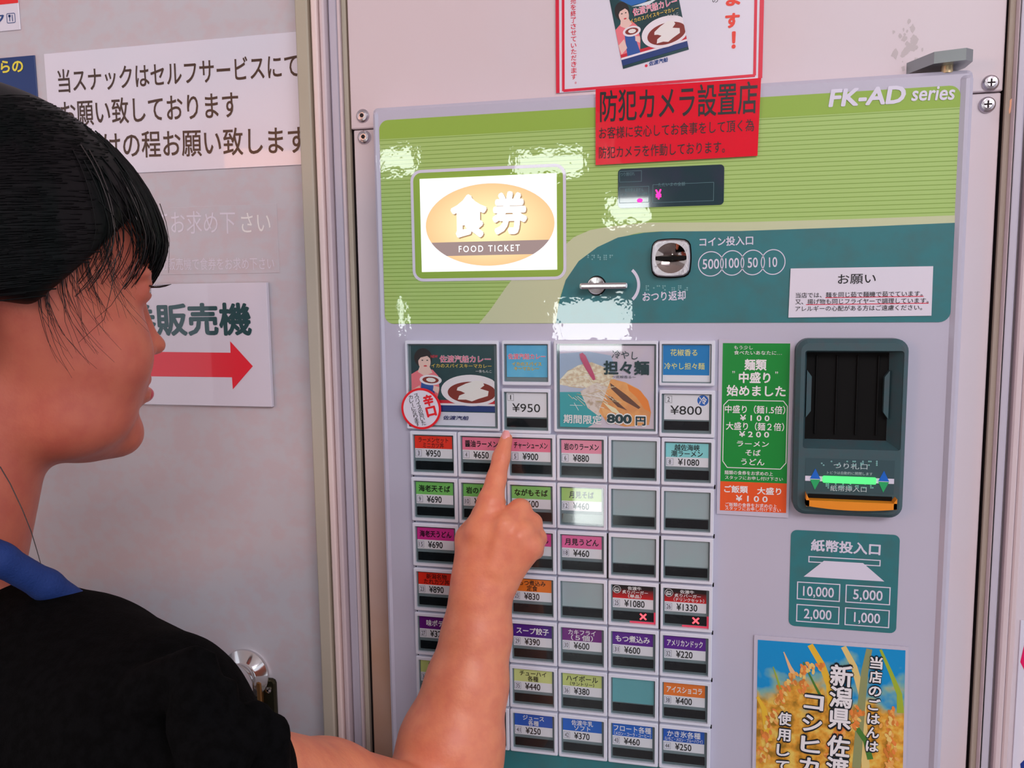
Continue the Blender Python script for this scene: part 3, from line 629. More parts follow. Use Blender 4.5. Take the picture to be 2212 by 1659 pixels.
ar_ = (inn[0] + .0022, inn[1] - .0030, inn[2] + .0013, inn[3] - .0015); T = unit(ar_)
teald = mat('dark_teal_photo_print', A(16, 52, 58), .3, noise=(30, 3, A(24, 74, 78), .4, .7))
mb = MB(); mb.rect((ar_[0], ar_[1], ar_[2] + (ar_[3] - ar_[2]) * .0, ar_[3]), yc + .0001, paper); mb.poly([T(0, 0), T(1, 0), T(1, .83), T(0, .83)], yc, teald)
curry_art(mb, T, yc - .0001)
def ut(mb, T, s, a, b, h, y, m, bold=0, shear=0):
    p, q = T(*a), T(*b); hz = abs(T(0, 0)[1] - T(0, h)[1]); mb.text(s, p, q, hz, y, m, bold, shear)
yl = yc - .0006
pkk = ink(226, 110, 150); ylw = ink(226, 190, 80); wht = ink(*Wt)
ut(mb, T, 'NEW', (.245, .135), (.33, .135), .035, yl, ink(214, 40, 60), .01); ut(mb, T, '佐渡汽船カレー', (.35, .165), (.965, .165), .085, yl, wht, .045); ut(mb, T, '佐渡汽船カレー', (.352, .165), (.963, .165), .085, yl - .0001, ink(206, 60, 110), .012)
ut(mb, T, 'イカのスパイスキーマカレー', (.25, .25), (.97, .25), .05, yl, ylw, .01); ut(mb, T, '一条もんこ', (.78, .315), (.97, .315), .035, yl, wht)
ut(mb, T, '佐渡汽船', (.38, .90), (.69, .90), .05, yl, ink(20, 40, 96), .02, .2); mb.build('curry_poster_card', o); cover(o, inn)
o, inn = big((1084, 785), (1189, 785), (1137, 736), (1137, 833), (1088, 785), (1184, 785), (1137, 743), (1137, 825), 'name_window')
sky = mat('sky_blue_card', A(70, 160, 204), .35, noise=(40, 3, A(96, 176, 210), .4, .65)); ar_ = (inn[0] + .0018, inn[1] - .0012, inn[2] + .0035, inn[3] - .0012); T = unit(ar_)
mb = MB(); mb.rect(ar_, yc, sky); ut(mb, T, '佐渡汽船カレー', (.03, .35), (.96, .35), .17, yc - .0001, wht, .05); ut(mb, T, '佐渡汽船カレー', (.035, .35), (.955, .35), .17, yc - .0002, ink(214, 40, 100), .015)
for s_, a, b_, zz in (('イカのスパイス', .13, .86, .585), ('キーマカレー', .18, .80, .73)):
    ut(mb, T, s_, (a, zz), (b_, zz), .12, yc - .0001, ink(120, 80, 20), .04); ut(mb, T, s_, (a, zz), (b_, zz), .12, yc - .0002, ylw, .012)
mb.build('name_card', o); cover(o, inn)
def price_win(l, r, t, b_, il, ir, it, ib, num, price, extra=None, dark=winblack):
    o, inn = big(l, r, t, b_, il, ir, it, ib, 'menu_button'); ar_ = (inn[0] + .0018, inn[1] - .0018, inn[2] + (inn[3] - inn[2]) * .335, inn[3] - .001); T = unit(ar_)
    mb = MB(); mb.rect(ar_, yc, cardw); q = (ar_[0] + .0008, ar_[0] + .006, ar_[3] - .0066, ar_[3] - .001); mb.outline(q, .0002, yc - .0001, inkk)
    mb.text(num, ((q[0] + q[1]) / 2 - (.0004 if num == '1' else .001), (q[2] + q[3]) / 2), ((q[0] + q[1]) / 2 + (.0004 if num == '1' else .001), (q[2] + q[3]) / 2), .0038, yc - .0001, inkk)
    ut(mb, T, '¥' + price, (.14, .62), (.84, .62), .34, yc - .0001, inkk, .004)
    if extra:
        c = T(.86, .22); mb.ell(c, .0042, .0042, yc - .0001, ink(28, 92, 176)); mb.text(extra, (c[0] - .003, c[1]), (c[0] + .003, c[1]), .006, yc - .0002, wht, .02)
    mb.build('price_card', o); mb = MB(); mb.poly(rr((inn[0] + .0018, inn[1] - .0018, inn[2] + (inn[3] - inn[2]) * .07, inn[2] + (inn[3] - inn[2]) * .30), .0005, 2), YF - .0026, dark); mb.build('status_window', o); cover(o, inn); return o
price_win((1084, 885), (1189, 885), (1137, 840), (1137, 937), (1088, 885), (1184, 885), (1137, 847), (1137, 930), '1', '950')
o, inn = big((1196, 830), (1421, 830), (1308, 736), (1308, 936), (1202, 830), (1417, 830), (1308, 743), (1308, 930), 'picture_window'); o['label'] = 'large window with noodle bowl picture'
ar_ = (inn[0] + .0022, inn[1] - .0016, inn[2] + .0016, inn[3] - .0015); T = unit(ar_); mb = MB()
mb.rect(ar_, yc + .0001, mat('noodle_picture_backdrop', A(186, 178, 200), .3, noise=(24, 3, A(196, 182, 190), .4, .65)))
def P2(pts, m, k): mb.poly([T(*p) for p in pts], yc - .00004 * k - (len(mb.f) % 30) * 1e-6, m)
P2([(0, .10), (.3, .07), (.55, .12), (.6, .3), (.5, .6), (0, .6)], ink(150, 170, 196), 0); P2([(0, .56), (.4, .52), (.45, .9), (.3, 1), (0, 1)], mat('teal_bowl', A(50, 152, 160), .3), 1); P2([(0, .48), (.42, .47), (.44, .56), (0, .57)], ink(170, 178, 200), 2)
P2([(0, .42), (.08, .32), (.2, .24), (.34, .2), (.48, .26), (.58, .36), (.52, .5), (.36, .52), (.12, .5), (0, .48)], mat('shredded_leek', A(196, 178, 150), .5, noise=(300, 4, A(226, 216, 196), .4, .6)), 3)
P2([(.22, .56), (.4, .44), (.52, .5), (.55, .66), (.5, .78), (.42, .86), (.3, .76), (.26, .66)], mat('pale_noodles', A(206, 196, 190), .5, noise=(260, 4, A(170, 150, 130), .5, .7)), 4)
fry = mat('fried_golden', A(206, 140, 84), .4, noise=(70, 3, A(232, 160, 96), .4, .6)); fry2 = mat('toasted_orange', A(236, 128, 52), .4)
P2([(.55, .40), (.7, .44), (.84, .52), (.93, .64), (.97, .80), (.95, .95), (.7, .98), (.5, .92), (.42, .80), (.46, .68), (.5, .55)], fry, 5); P2([(.72, .46), (.86, .54), (.94, .66), (.97, .80), (.9, .76), (.82, .62), (.74, .54)], fry2, 6)
dkb = ink(96, 62, 48)
P2([(.54, .45), (.72, .60), (.86, .74), (.84, .76), (.68, .66), (.55, .52)], dkb, 7); P2([(.5, .6), (.62, .74), (.72, .78), (.66, .72), (.56, .62)], dkb, 7); P2([(.46, .68), (.6, .76), (.66, .84), (.56, .80)], ink(236, 214, 180), 8); P2([(.44, .74), (.56, .80), (.62, .90), (.48, .86)], ink(232, 168, 110), 8)
for k in range(46):
    a = random.uniform(0, .55); q = random.uniform(.3, .75); L = random.uniform(.06, .2); an = random.uniform(-1.2, .6); p, q2 = T(a, q), T(a + L * math.cos(an), q - L * math.sin(an) * .8)
    mb.line(p, q2, .0004, yc - .0004 - k * 1e-6, random.choice([ink(226, 220, 210), ink(206, 186, 150), ink(178, 160, 120), ink(236, 232, 230)]))
P2([(.215, .10), (.245, .085), (.28, .12), (.33, .24), (.375, .36), (.385, .41), (.36, .42), (.33, .37), (.27, .26), (.225, .16)], mat('red_chilli', A(176, 44, 96), .2, coat=1), 14)
tk = ink(16, 50, 56)
yl = yc - .0008
ut(mb, T, '冷やし', (.56, .10), (.83, .12), .10, yl, tk, .005); ut(mb, T, '担々麺', (.47, .265), (.95, .265), .16, yl, tk, .035); ut(mb, T, '～花椒香る～', (.56, .375), (.81, .375), .035, yl, tk)
ut(mb, T, '期間限定', (.04, .895), (.45, .905), .105, yl, wht, .02); ut(mb, T, '800', (.50, .88), (.775, .885), .115, yl, wht, .09); ut(mb, T, '800', (.505, .88), (.77, .885), .10, yl - .0001, tk, .045)
ut(mb, T, '円', (.80, .90), (.925, .90), .13, yl, wht, .08); ut(mb, T, '円', (.81, .90), (.915, .90), .11, yl - .0001, tk, .035)
mb.build('noodle_poster_card', o); cover(o, inn)
o, inn = big((1424, 785), (1545, 785), (1485, 736), (1485, 834), (1429, 785), (1537, 785), (1485, 743), (1485, 828), 'name_window')
ar_ = (inn[0] + .0010, inn[1] - .0016, inn[2] + .0060, inn[3] - .0010); T = unit(ar_); mb = MB(); mb.rect((inn[0] + .0005, inn[1] - .0005, inn[2] + .0005, inn[3] - .0005), yc + .0002, cardw); mb.rect(ar_, yc, mat('blue_card', A(8, 118, 184), .35))
ut(mb, T, '花椒香る', (.16, .25), (.74, .25), .22, yc - .0001, ink(230, 214, 120), .008); ut(mb, T, '冷やし担々麺', (.03, .70), (.90, .70), .22, yc - .0001, ink(230, 214, 120), .008); mb.build('name_card', o); cover(o, inn)
price_win((1424, 891), (1545, 891), (1485, 843), (1485, 945), (1429, 891), (1537, 891), (1485, 851), (1485, 937), '2', '800', '冷')

# dark slits around the button block
mb = MB(); ys = YF - .0004; c0 = cell(0, 0); c5 = cell(5, 0)
for k in range(7):
    cz = cell(0, k)
    mb.rect((cz[0] + .0012, cz[0] + .0022, cz[2] - .0022, cz[2] + .0006), ys - .003, blackm)
    cz = cell(5, k); mb.rect((cz[1] - .0003, cz[1] + .0009, cz[2] - .0022, cz[2] + .0012), ys - .003, blackm)
for (ci, ri) in ((3, 2), (4, 2), (4, 3)):
    q = cell(ci, ri); mb.rect((q[1] - .0002, q[1] + .0010, q[2], q[3]), YF - .0061, blackm)
tag(mb.build('panel_gap', mach), kind='stuff')
# lower teal panel (below the buttons)
lz = (PX(1205, 1632, YF)[1]); mb = MB(); mb.rect((MX0 + .03, .075, MZ0 + .03, cell(0, 6)[2] + .001), YF - .0005, tealm); mb.build('lower_teal_panel', mach)

# bill unit
mrk = pr((1717, 920), (1957, 920), (1845, 732), (1835, 1115), YF - .012)
yb = YF - .014
bo_r = mrk; bw = bo_r[1] - bo_r[0]; bh = bo_r[3] - bo_r[2]
op = (bo_r[0] + bw * .075, bo_r[1] - bw * .045, bo_r[3] - bh * .615, bo_r[3] - bh * .065)
mb = MB(); mb.ring(rr(bo_r, .009, 6), rr(op, .002, 6), yb, YF, YF - .001, tealplastic, .003)
bu = mb.build('bill_unit_bezel', mach, smooth=False)
inn_ = (op[0] + .0025, op[1] - .0075, op[2] + .005, op[3] - .002)
mb = MB()   # sloped surround between bezel opening and the dark mouth
o_, i_ = rr(op, 0), rr(inn_, 0); V = [(p[0], yb + .001, p[1]) for p in o_] + [(p[0], YF - .002, p[1]) for p in i_]
mb.add(V, [(k, (k + 1) % 4, (k + 1) % 4 + 4, k + 4) for k in range(4)], tealplastic); mb.build('mouth_surround', bu)
mb = MB(); mb.rect(inn_, YF - .001, blackm)
for k in range(4):
    q = inn_[0] + (inn_[1] - inn_[0]) * (k + .5) / 4; mb.box((q - .0006, q + .0006, inn_[2] + .004, inn_[3] - .002), YF - .003, YF - .001, mat('black_rib', (.006, .006, .006), .5, spec=.2), .0004)
mb.build('dark_mouth', bu)
mb = MB()
zc = (inn_[2] + inn_[3]) / 2 + .002
for sx, xx in ((1, inn_[0]), (-1, inn_[1])):
    mb.prism([(xx, zc - .018), (xx + sx * .0035, zc - .013), (xx + sx * .0035, zc + .013), (xx, zc + .018)], YF - .006, YF - .001, tealplastic)
    mb.build('side_guide', bu); mb = MB()
# label strip with light bar
sr = pr((1739, 1035), (1931, 1040), (1835, 992), (1835, 1065), yb)
mb = MB(); mb.rect(sr, yb - .0002, mat('smoke_label', A(54, 78, 84), .25, coat=.6)); T = unit(sr); yl = yb - .0004; lt = ink(170, 186, 190)
zl = .62
mb.poly([T(0, .53), T(1, .53), T(1, .68), T(0, .68)], yl, whitep)
ut(mb, T, 'つり札口', (.32, .20), (.70, .20), .17, yl, lt, .01); ut(mb, T, 'トビラは自動的に開閉します', (.25, .41), (.76, .41), .09, yl, lt); ut(mb, T, '紙幣挿入口', (.29, .87), (.70, .87), .17, yl, lt, .01)
for cx_ in (.115, .885):
    mb.poly([T(cx_ - .06, .61), T(cx_ + .06, .61), T(cx_, .30)], yl - .0002, ink(24, 96, 190)); mb.poly([T(cx_ - .06, .63), T(cx_ + .06, .63), T(cx_, .94)], yl - .0002, ink(40, 160, 96))
    mb.pline([], 1, yl, lt) if False else None
braille(mb, 1775, 997, 17, 8, yl, clr, 4); braille(mb, 1785, 1046, 16, 7, yl, clr, 4)
mb.build('label_strip', bu)
mb = MB(); mb.box((T(.20, 0)[0], T(.80, 0)[0], T(0, .71)[1], T(0, .51)[1]), yl - .0016, yl, emis('green_light_bar', (.10, 1.0, .22), 1.25), .0008); mb.build('light_bar', bu)
# orange bill guide (U-shaped tray)
orr = pr((1740, 1085), (1935, 1090), (1835, 1070), (1835, 1100), yb - .004)
mb = MB(); x0, x1 = orr[0], orr[1]; zt2, zb3 = orr[3], orr[2]; y0 = yb - .008
n = 12; arcp = [(x0 + (x1 - x0) * i / n, zb3 + .0022 * abs(2 * i / n - 1) ** 2) for i in range(n + 1)]
mb.prism(arcp + [(x1, zb3 + .0065), (x0, zb3 + .0065)], y0, yb, orange)
mb.prism([(x0, zb3 + .002), (x0 + .0022, zb3 + .002), (x0 + .0022, zb3 + .007), (x0, zt2 + .001)], y0, yb, orange); mb.prism([(x1 - .0022, zb3 + .002), (x1, zb3 + .002), (x1, zt2 - .0005), (x1 - .0022, zb3 + .007)], y0, yb, orange)
mb.build('orange_bill_guide', bu)
mb = MB(); mb.rect((x0 + .002, x1 - .002, zb3 + .0064, zb3 + .0098), yb - .0006, blackm); mb.build('bill_slot', bu)
# bill sticker
br_ = pr((1706, 1250), (1940, 1260), (1825, 1150), (1820, 1360), YF - .0004)
mb = MB(); ys = YF - .0004; mb.poly(rr(br_, .0045, 5), ys, tealm); T = unit(br_); yl = ys - .0002
ut(mb, T, '紙幣投入口', (.19, .145), (.83, .155), .115, yl, whitep, .03)
def uo(mb, T, a, b, w, y, m):
    p, q = T(*a), T(*b); mb.outline((p[0], q[0], q[1], p[1]), w, y, m)
uo(mb, T, (.17, .26), (.835, .325), .0008, yl, whitep); mb.poly([T(.315, .30), T(.675, .30), T(.875, .475), T(.13, .475)], yl - .0002, whitep)
for t, a, b_, wx in (('10,000', (.07, .53), (.475, .715), .29), ('5,000', (.525, .53), (.935, .715), .27), ('2,000', (.07, .765), (.475, .95), .26), ('1,000', (.525, .765), (.935, .95), .24)):
    uo(mb, T, a, b_, .0008, yl, whitep); cx_ = (a[0] + b_[0]) / 2; cy_ = (a[1] + b_[1]) / 2; ut(mb, T, t, (cx_ - wx / 2, cy_), (cx_ + wx / 2, cy_), .10, yl - .0001, whitep, .015)
mb.build('bill_sticker_print', mach)
# hinge plate on top
def hinge():
    mb = MB(); hz = PX(2035, 128, .66)[1]
    x0, x1 = X(1963, 150, .665), X(2107, 130, .65); z0, z1 = MZ1 + .0040, MZ1 + .0120
    pts = [(x0 + .002, .682), (x0 + .014, .655), (x1 - .006, .650), (x1, .656), (x1, .674), (x1 - .004, .684)]
    n = len(pts); V = [(p[0], p[1], z0) for p in pts] + [(p[0], p[1], z1) for p in pts]
    mb.add(V, [tuple(range(n)), tuple(range(2 * n - 1, n - 1, -1))] + [(i, (i + 1) % n, (i + 1) % n + n, i + n) for i in range(n)], mat('zinc_plate', (.34, .38, .39), .35, metal=.9))
    h = mb.build('hinge_plate', mach)
    mb = MB(); c = (x1 - .014, .665); V = []; F = []
    for z in (MZ1 - .001, z0 + .001):
        for i in range(16): V.append((c[0] + .004 * math.cos(i * math.pi / 8), c[1] + .004 * math.sin(i * math.pi / 8), z))
    mb.add(V, [(i, (i + 1) % 16, (i + 1) % 16 + 16, i + 16) for i in range(16)], mat('brass_pin', (.55, .42, .25), .3, metal=1)); mb.build('hinge_pin', h)
hinge()

# ------------------------------------------------------------------ papers stuck on the machine
YP = YF - .0016
nt_ = thing('request_notice', 'white request notice with red underlined text on the teal panel', 'notice', (*PX(1860, 690, YP)[:1], YP, PX(1860, 690, YP)[1]))
nr = [PX(1708, 580, YP), PX(2016, 575, YP), PX(2012, 682, YP), PX(1703, 686, YP)]; mb = MB(); mb.prism(nr[::-1], YP, YP + .0006, paper); mb.build('sheet', nt_)
mb = MB(); yl = YP - .0002
mb.ptext('お願い', (1810, 603), (1892, 601), 22, yl, inkk, .006)
mb.ptext('当店では、麺を同じ茹で麺機で茹でています。', (1719, 638), (1993, 634), 11.5, yl, inkk, .004); mb.ptext('又、揚げ物も同じフライヤーで調理しています。', (1718, 652), (2006, 649), 11.5, yl, inkk, .004); mb.ptext('アレルギーの心配がある方はご遠慮ください。', (1718, 667), (1992, 664), 11.5, yl, inkk, .004)
rl = ink(206, 40, 70); mb.pline([(1783, 643), (1995, 640)], 1.6, yl, rl); mb.pline([(1741, 658), (2006, 655)], 1.6, yl, rl); mb.build('lettering', nt_)

rs = thing('camera_warning_sign', 'bright red security camera notice with black lettering overlapping the machine top', 'sign', (*PX(1460, 350, YP)[:1], YP, PX(1460, 350, YP)[1]))
q = [PX(1287, 357, YP), PX(1636, 337, YP), PX(1644, 169, YP), PX(1287, 193, YP)]; mb = MB(); mb.prism(q, YP - .001, YP - .0004, mat('red_laminated_paper', A(226, 20, 44), .12, coat=1, bump=(60, .25))); mb.build('sheet', rs)
mb = MB(); yl = YP - .0012
mb.ptext('防犯カメラ設置店', (1296, 230), (1636, 210), 66, yl, inkk, .012)
mb.ptext('お客様に安心してお食事をして頂く為', (1294, 288), (1629, 270), 25, yl, inkk, .004); mb.ptext('防犯カメラを作動しております。', (1294, 330), (1566, 317), 25, yl, inkk, .004); mb.build('lettering', rs)

YQ = YW - .0015   # poster on the wall above
zt3 = 1.45 + .42
pb = thing('curry_poster', 'white poster with red double border, curry picture and red lettering above the machine', 'poster', (PX(1420, 190, YQ)[0], YQ, PX(1420, 190, YQ)[1]))
bl, brr_ = PX(1202, 201, YQ), PX(1646, 170, YQ); tl, tr_ = (bl[0] - .0005, zt3), (brr_[0] + .001, zt3)
q = [bl, brr_, tr_, tl]; mb = MB(); mb.prism(q, YQ, YQ + .0008, paper); mb.build('sheet', pb)
mb = MB(); yl = YQ - .0002; rdd = ink(206, 16, 52)
mb.line(PX(1205, 201, yl), (tl[0] + .0016, zt3), .0028, yl, rdd)
mb.line(PX(1642, 169, yl), (tr_[0] - .0016, zt3), .0031, yl, rdd)
xi0, xi1 = PX(1218, 100, yl)[0], PX(1629, 100, yl)[0]
mb.line((xi0, zt3 - .006), PX(1217, 197, yl), .0021, yl - .0001, rdd); mb.line(PX(1217, 196, yl), PX(1631, 163, yl), .0021, yl - .00011, rdd); mb.line(PX(1630, 163, yl), (xi1, zt3 - .006), .0021, yl - .0001, rdd); mb.line((xi0, zt3 - .006), (xi1, zt3 - .006), .0021, yl - .0001, rdd)
mb.vtext('販売を終了させていただきます。', (1238, -12), (1240, 179), 12, yl, rdd, .01)
mb.vtext('ります', (1586, -52), (1582, 44), 31, yl, ink(222, 52, 30), .045); mb.vtext('！', (1585, 86), (1585, 86), 40, yl, ink(222, 52, 30), .04)
mb.vtext('の', (1545, 0), (1545, 0), 12, yl, inkk)
qd = [PX(1305, -60, yl), PX(1448, -96, yl), PX(1488, 107, yl), PX(1346, 149, yl)]   # tl tr br bl of the tilted picture
qa = [np.array(p) for p in qd]
TT = lambda s, t: tuple((qa[0] * (1 - s) * (1 - t) + qa[1] * s * (1 - t) + qa[2] * s * t + qa[3] * (1 - s) * t))
def qp(pts, m, k): mb.poly([TT(*p) for p in pts], yl - .0001 - .00005 * k - (len(mb.f) % 30) * 1e-6, m)
qp([(0, 0), (1, 0), (1, 1), (0, 1)], teald, 0)
def curry2():
    y0 = yl - .0002; f = lambda s, t: TT(s, .32 + t * .75)
    sub = MB()
    curry_art(mb, lambda s, t: f(s, t * 1.08 - .02) if t < .9 else f(s, t), y0)
curry2()
qp([(.12, .30), (.3, .24), (.62, .28), (1, .10), (1, .2), (.9, .30), (.5, .40), (.3, .40)], ink(28, 96, 170), 1); qp([(.25, .25), (.45, .16), (.6, .26), (.35, .30)], ink(214, 220, 230), 2); qp([(.3, .41), (.6, .4), (.95, .28), (.9, .34), (.55, .44)], ink(206, 214, 224), 2)
def qt(s, a, b, h, m, bold=0, shear=0, k=16): mb.text(s, TT(*a), TT(*b), h * np.hypot(*(qa[0] - qa[3])), yl - .0001 - .00005 * k, m, bold, shear)
qt('佐渡汽船カレー', (.30, .475), (.97, .475), .075, wht, .05, k=15); qt('佐渡汽船カレー', (.30, .475), (.97, .475), .075, ink(206, 60, 110), .012); qt('イカのスパイスキーマカレー', (.24, .555), (.97, .555), .045, ylw, .01); qt('一条もんこ', (.74, .61), (.95, .61), .03, wht)
mb.ptext('佐渡汽船', (1402, 138), (1443, 128), 9, yl, ink(20, 60, 130), .03, .2); mb.ell(PX(1396, 142, yl), .0011, .0011, yl, ink(206, 30, 60)); mb.build('print', pb)

gs = thing('noodle_size_notice', 'tall green and orange laminated notice beside the bill slot', 'notice', (PX(1627, 1110, YP)[0], YP, PX(1627, 1110, YP)[1]))
q = [PX(1548, 1110, YP), PX(1703, 1119, YP), PX(1717, 738, YP), PX(1553, 732, YP)]
lam = mat('laminate_film', A(188, 184, 200), .15, coat=1); mb = MB(); mb.prism(q, YP, YP + .0004, lam); mb.build('laminate', gs)
gq = [np.array(PX(*p, YP)) for p in ((1561.5, 741), (1707, 742), (1698, 1108), (1555, 1102))]
TG = lambda s, t: tuple((gq[0] * (1 - s) * (1 - t) + gq[1] * s * (1 - t) + gq[2] * s * t + gq[3] * (1 - s) * t))
mb = MB(); y0 = YP - .0002; hs = .823
mb.poly([TG(0, hs), TG(1, hs), TG(1, 0), TG(0, 0)], y0, mat('green_notice', A(20, 134, 52), .25, coat=.5)); mb.poly([TG(0, 1), TG(1, 1), TG(1, hs), TG(0, hs)], y0, mat('orange_notice', A(240, 84, 34), .25, coat=.5))
gh = np.hypot(*(gq[0] - gq[3]))
def gt(s, a, b, t, h, bold=.004, t2=None): mb.text(s, TG(a, t), TG(b, t if t2 is None else t2), h * gh, y0 - .0002, wht, bold)
gt('もう少し', .17, .45, .025, .022); gt('食べたいあなたに…', .17, .88, .055, .024); gt('麺類', .33, .66, .125, .062, .03); gt('中盛り', .25, .72, .20, .062, .03); gt('”', .15, .19, .18, .05); gt('”', .79, .83, .18, .05)
gt('始めました', .07, .95, .278, .062, .025); gt('中盛り（麺1.5倍）', .05, .95, .388, .046, .015); gt('¥ 1 0 0', .28, .72, .438, .032, .02); gt('大盛り（麺２倍）', .07, .94, .488, .046, .015); gt('¥ 2 0 0', .27, .72, .535, .032, .02)
gt('ラーメン', .24, .72, .592, .036, .015); gt('そば', .37, .60, .645, .038, .015); gt('うどん', .31, .66, .70, .040, .015); gt('麺類の食券をお求めの上', .06, .79, .768, .024, .006); gt('スタッフにお申し付け下さい', .07, .94, .798, .022, .006)
gt('ご飯類', .06, .42, .868, .042, .025); gt('大盛り', .56, .92, .872, .042, .025); gt('¥ 1 0 0', .24, .72, .922, .034, .02); gt('ご飯類の食券をお求めの上', .08, .86, .962, .024, .008); gt('スタッフにお申し付け下さい', .08, .92, .985, .022, .008)
oc = [(.10, .335), (.92, .335), (.98, .365), (.98, .70), (.90, .738), (.10, .738), (.03, .70), (.03, .365)]
for i in range(8): mb.line(TG(*oc[i]), TG(*oc[(i + 1) % 8]), .0006, y0 - .0002 - i * 1e-6, wht)
mb.build('notice_print', gs)

rp = thing('rice_poster', 'blue and gold rice-ear poster with white outlined vertical lettering at lower right', 'poster', (PX(1790, 1900, YP)[0], YP, PX(1790, 2000, YP)[1]))
rq = [np.array(PX(*p, YP)) for p in ((1629, 1372), (1963, 1398), (1950, 2000), (1620, 1990))]
TR = lambda s, t: tuple((rq[0] * (1 - s) * (1 - t) + rq[1] * s * (1 - t) + rq[2] * s * t + rq[3] * (1 - s) * t))
mb = MB(); mb.prism([TR(0, 1), TR(1, 1), TR(1, 0), TR(0, 0)], YP, YP + .0006, lam); mb.build('laminate', rp)
def ricemat():
    m = mat('rice_field_photo', A(20, 138, 196), .25, coat=.4); nt = m.node_tree; b = nt.nodes['Principled BSDF']; N = nt.nodes.new; L = nt.links.new
    tc = N('ShaderNodeTexCoord'); sp = N('ShaderNodeSeparateXYZ'); L(tc.outputs['Object'], sp.inputs[0]); n1 = N('ShaderNodeTexNoise'); n1.inputs['Scale'].default_value = 38; n1.inputs['Detail'].default_value = 3; L(tc.outputs['Object'], n1.inputs['Vector'])
    z = N('ShaderNodeMapRange'); z.inputs[1].default_value = .235; z.inputs[2].default_value = .13; L(sp.outputs[2], z.inputs[0])
    ad = N('ShaderNodeMath'); ad.operation = 'ADD'; L(z.outputs[0], ad.inputs[0]); L(n1.outputs[0], ad.inputs[1])
    r = N('ShaderNodeValToRGB'); e = r.color_ramp.elements; e[0].position = .72; e[0].color = (*A(18, 136, 196), 1); e[1].position = .95; e[1].color = (*A(212, 170, 60), 1); x = r.color_ramp.elements.new(.82); x.color = (*A(120, 170, 160), 1)
    L(ad.outputs[0], r.inputs[0]); n2 = N('ShaderNodeTexNoise'); n2.inputs['Scale'].default_value = 110; n2.inputs['Detail'].default_value = 3; L(tc.outputs['Object'], n2.inputs['Vector'])
    r2 = N('ShaderNodeValToRGB'); e = r2.color_ramp.elements; e[0].position = .35; e[0].color = (*A(150, 110, 30), 1); e[1].position = .65; e[1].color = (*A(236, 190, 90), 1); y_ = r2.color_ramp.elements.new(.5); y_.color = (*A(214, 150, 50), 1); L(n2.outputs[0], r2.inputs[0])
    mr_ = N('ShaderNodeMapRange'); mr_.inputs[1].default_value = .8; mr_.inputs[2].default_value = 1.0; L(ad.outputs[0], mr_.inputs[0]); mx = N('ShaderNodeMix'); mx.data_type = 'RGBA'; L(mr_.outputs[0], mx.inputs[0]); L(r.outputs[0], mx.inputs[6]); L(r2.outputs[0], mx.inputs[7]); L(mx.outputs[2], b.inputs['Base Color']); return m
mb = MB(); y0 = YP - .0002; ip = [PX(1637, 1382, y0), PX(1956, 1405, y0), PX(1943, 1990, y0), PX(1628, 1985, y0)]
mb.poly(ip[::-1], y0, ricemat())
def stalk(pts, w0, w1, m, k, y):
    q = [np.array(PX(*p, y)) for p in pts]; n = len(q); s = scl(1800, 1500, y); Lf = []; Rt = []
    for i in range(n):
        d = q[min(i + 1, n - 1)] - q[max(i - 1, 0)]; d /= np.hypot(*d); nn = np.array([-d[1], d[0]]); w = (w0 + (w1 - w0) * i / (n - 1)) * s / 2; Lf.append(q[i] + nn * w); Rt.append(q[i] - nn * w)
    for i in range(n - 1): mb.poly([Lf[i], Rt[i], Rt[i + 1], Lf[i + 1]], y - .00003 * k, m)
gold = ink(226, 176, 50); lime = ink(150, 170, 50); grn = ink(70, 120, 50); olv = ink(136, 142, 96); pale = ink(236, 176, 130)
for k, (pt, a, b_, m) in enumerate([([(1750, 1393), (1775, 1435), (1792, 1480), (1800, 1560)], 12, 16, gold), ([(1822, 1397), (1845, 1440), (1862, 1500), (1870, 1659)], 11, 16, ink(214, 190, 120)), ([(1878, 1402), (1868, 1450), (1860, 1530), (1850, 1659)], 12, 18, olv), ([(1902, 1403), (1925, 1455), (1943, 1500), (1945, 1540)], 5, 14, lime), ([(1693, 1408), (1706, 1440), (1716, 1460)], 2, 12, pale), ([(1735, 1430), (1760, 1480), (1776, 1510)], 3, 6, grn), ([(1670, 1440), (1682, 1475), (1688, 1500)], 2, 6, lime), ([(1636, 1505), (1650, 1530), (1660, 1600)], 6, 16, gold), ([(1842, 1560), (1870, 1600), (1880, 1640)], 10, 12, grn)]): stalk(pt, a, b_, m, k + 1, y0)
ears = [ink(232, 160, 84), ink(226, 128, 60), ink(240, 190, 110), ink(200, 120, 50)]
for path in ([(1785, 1443), (1745, 1442), (1718, 1460), (1700, 1480), (1685, 1510), (1670, 1550), (1658, 1590), (1645, 1640)], [(1930, 1530), (1922, 1580), (1925, 1640), (1915, 1700)], [(1850, 1530), (1845, 1570), (1805, 1590), (1790, 1650)], [(1740, 1470), (1735, 1500)]):
    for i in range(len(path) - 1):
        a, b_ = np.array(path[i]), np.array(path[i + 1]); L = np.hypot(*(b_ - a))
        for j in range(int(L / 2.2)):
            p = a + (b_ - a) * random.random() + RNG.normal(0, 6.5, 2); c = PX(*p, y0); mb.ell(c, .0023, .0012, y0 - .0004 - random.random() * 2e-5, random.choice(ears), 8, random.uniform(-1.8, -.6))
bk = ink(16, 26, 34)
for t, a, b_, w in (('当店のごはんは', (1893, 1432), (1884, 1612), 28), ('新潟県', (1818, 1460), (1814, 1552), 50), ('佐渡産', (1811, 1612), (1806, 1705), 50), ('コシヒカリ', (1758, 1516), (1744, 1700), 44), ('使用しております', (1695, 1553), (1684, 1786), 30)):
    mb.vtext(t, a, b_, w * 1.0, y0 - .0008, bk, .085 if w > 35 else .10); mb.vtext(t, a, b_, w * .93, y0 - .0010, wht, .028)
mb.build('poster_print', rp)

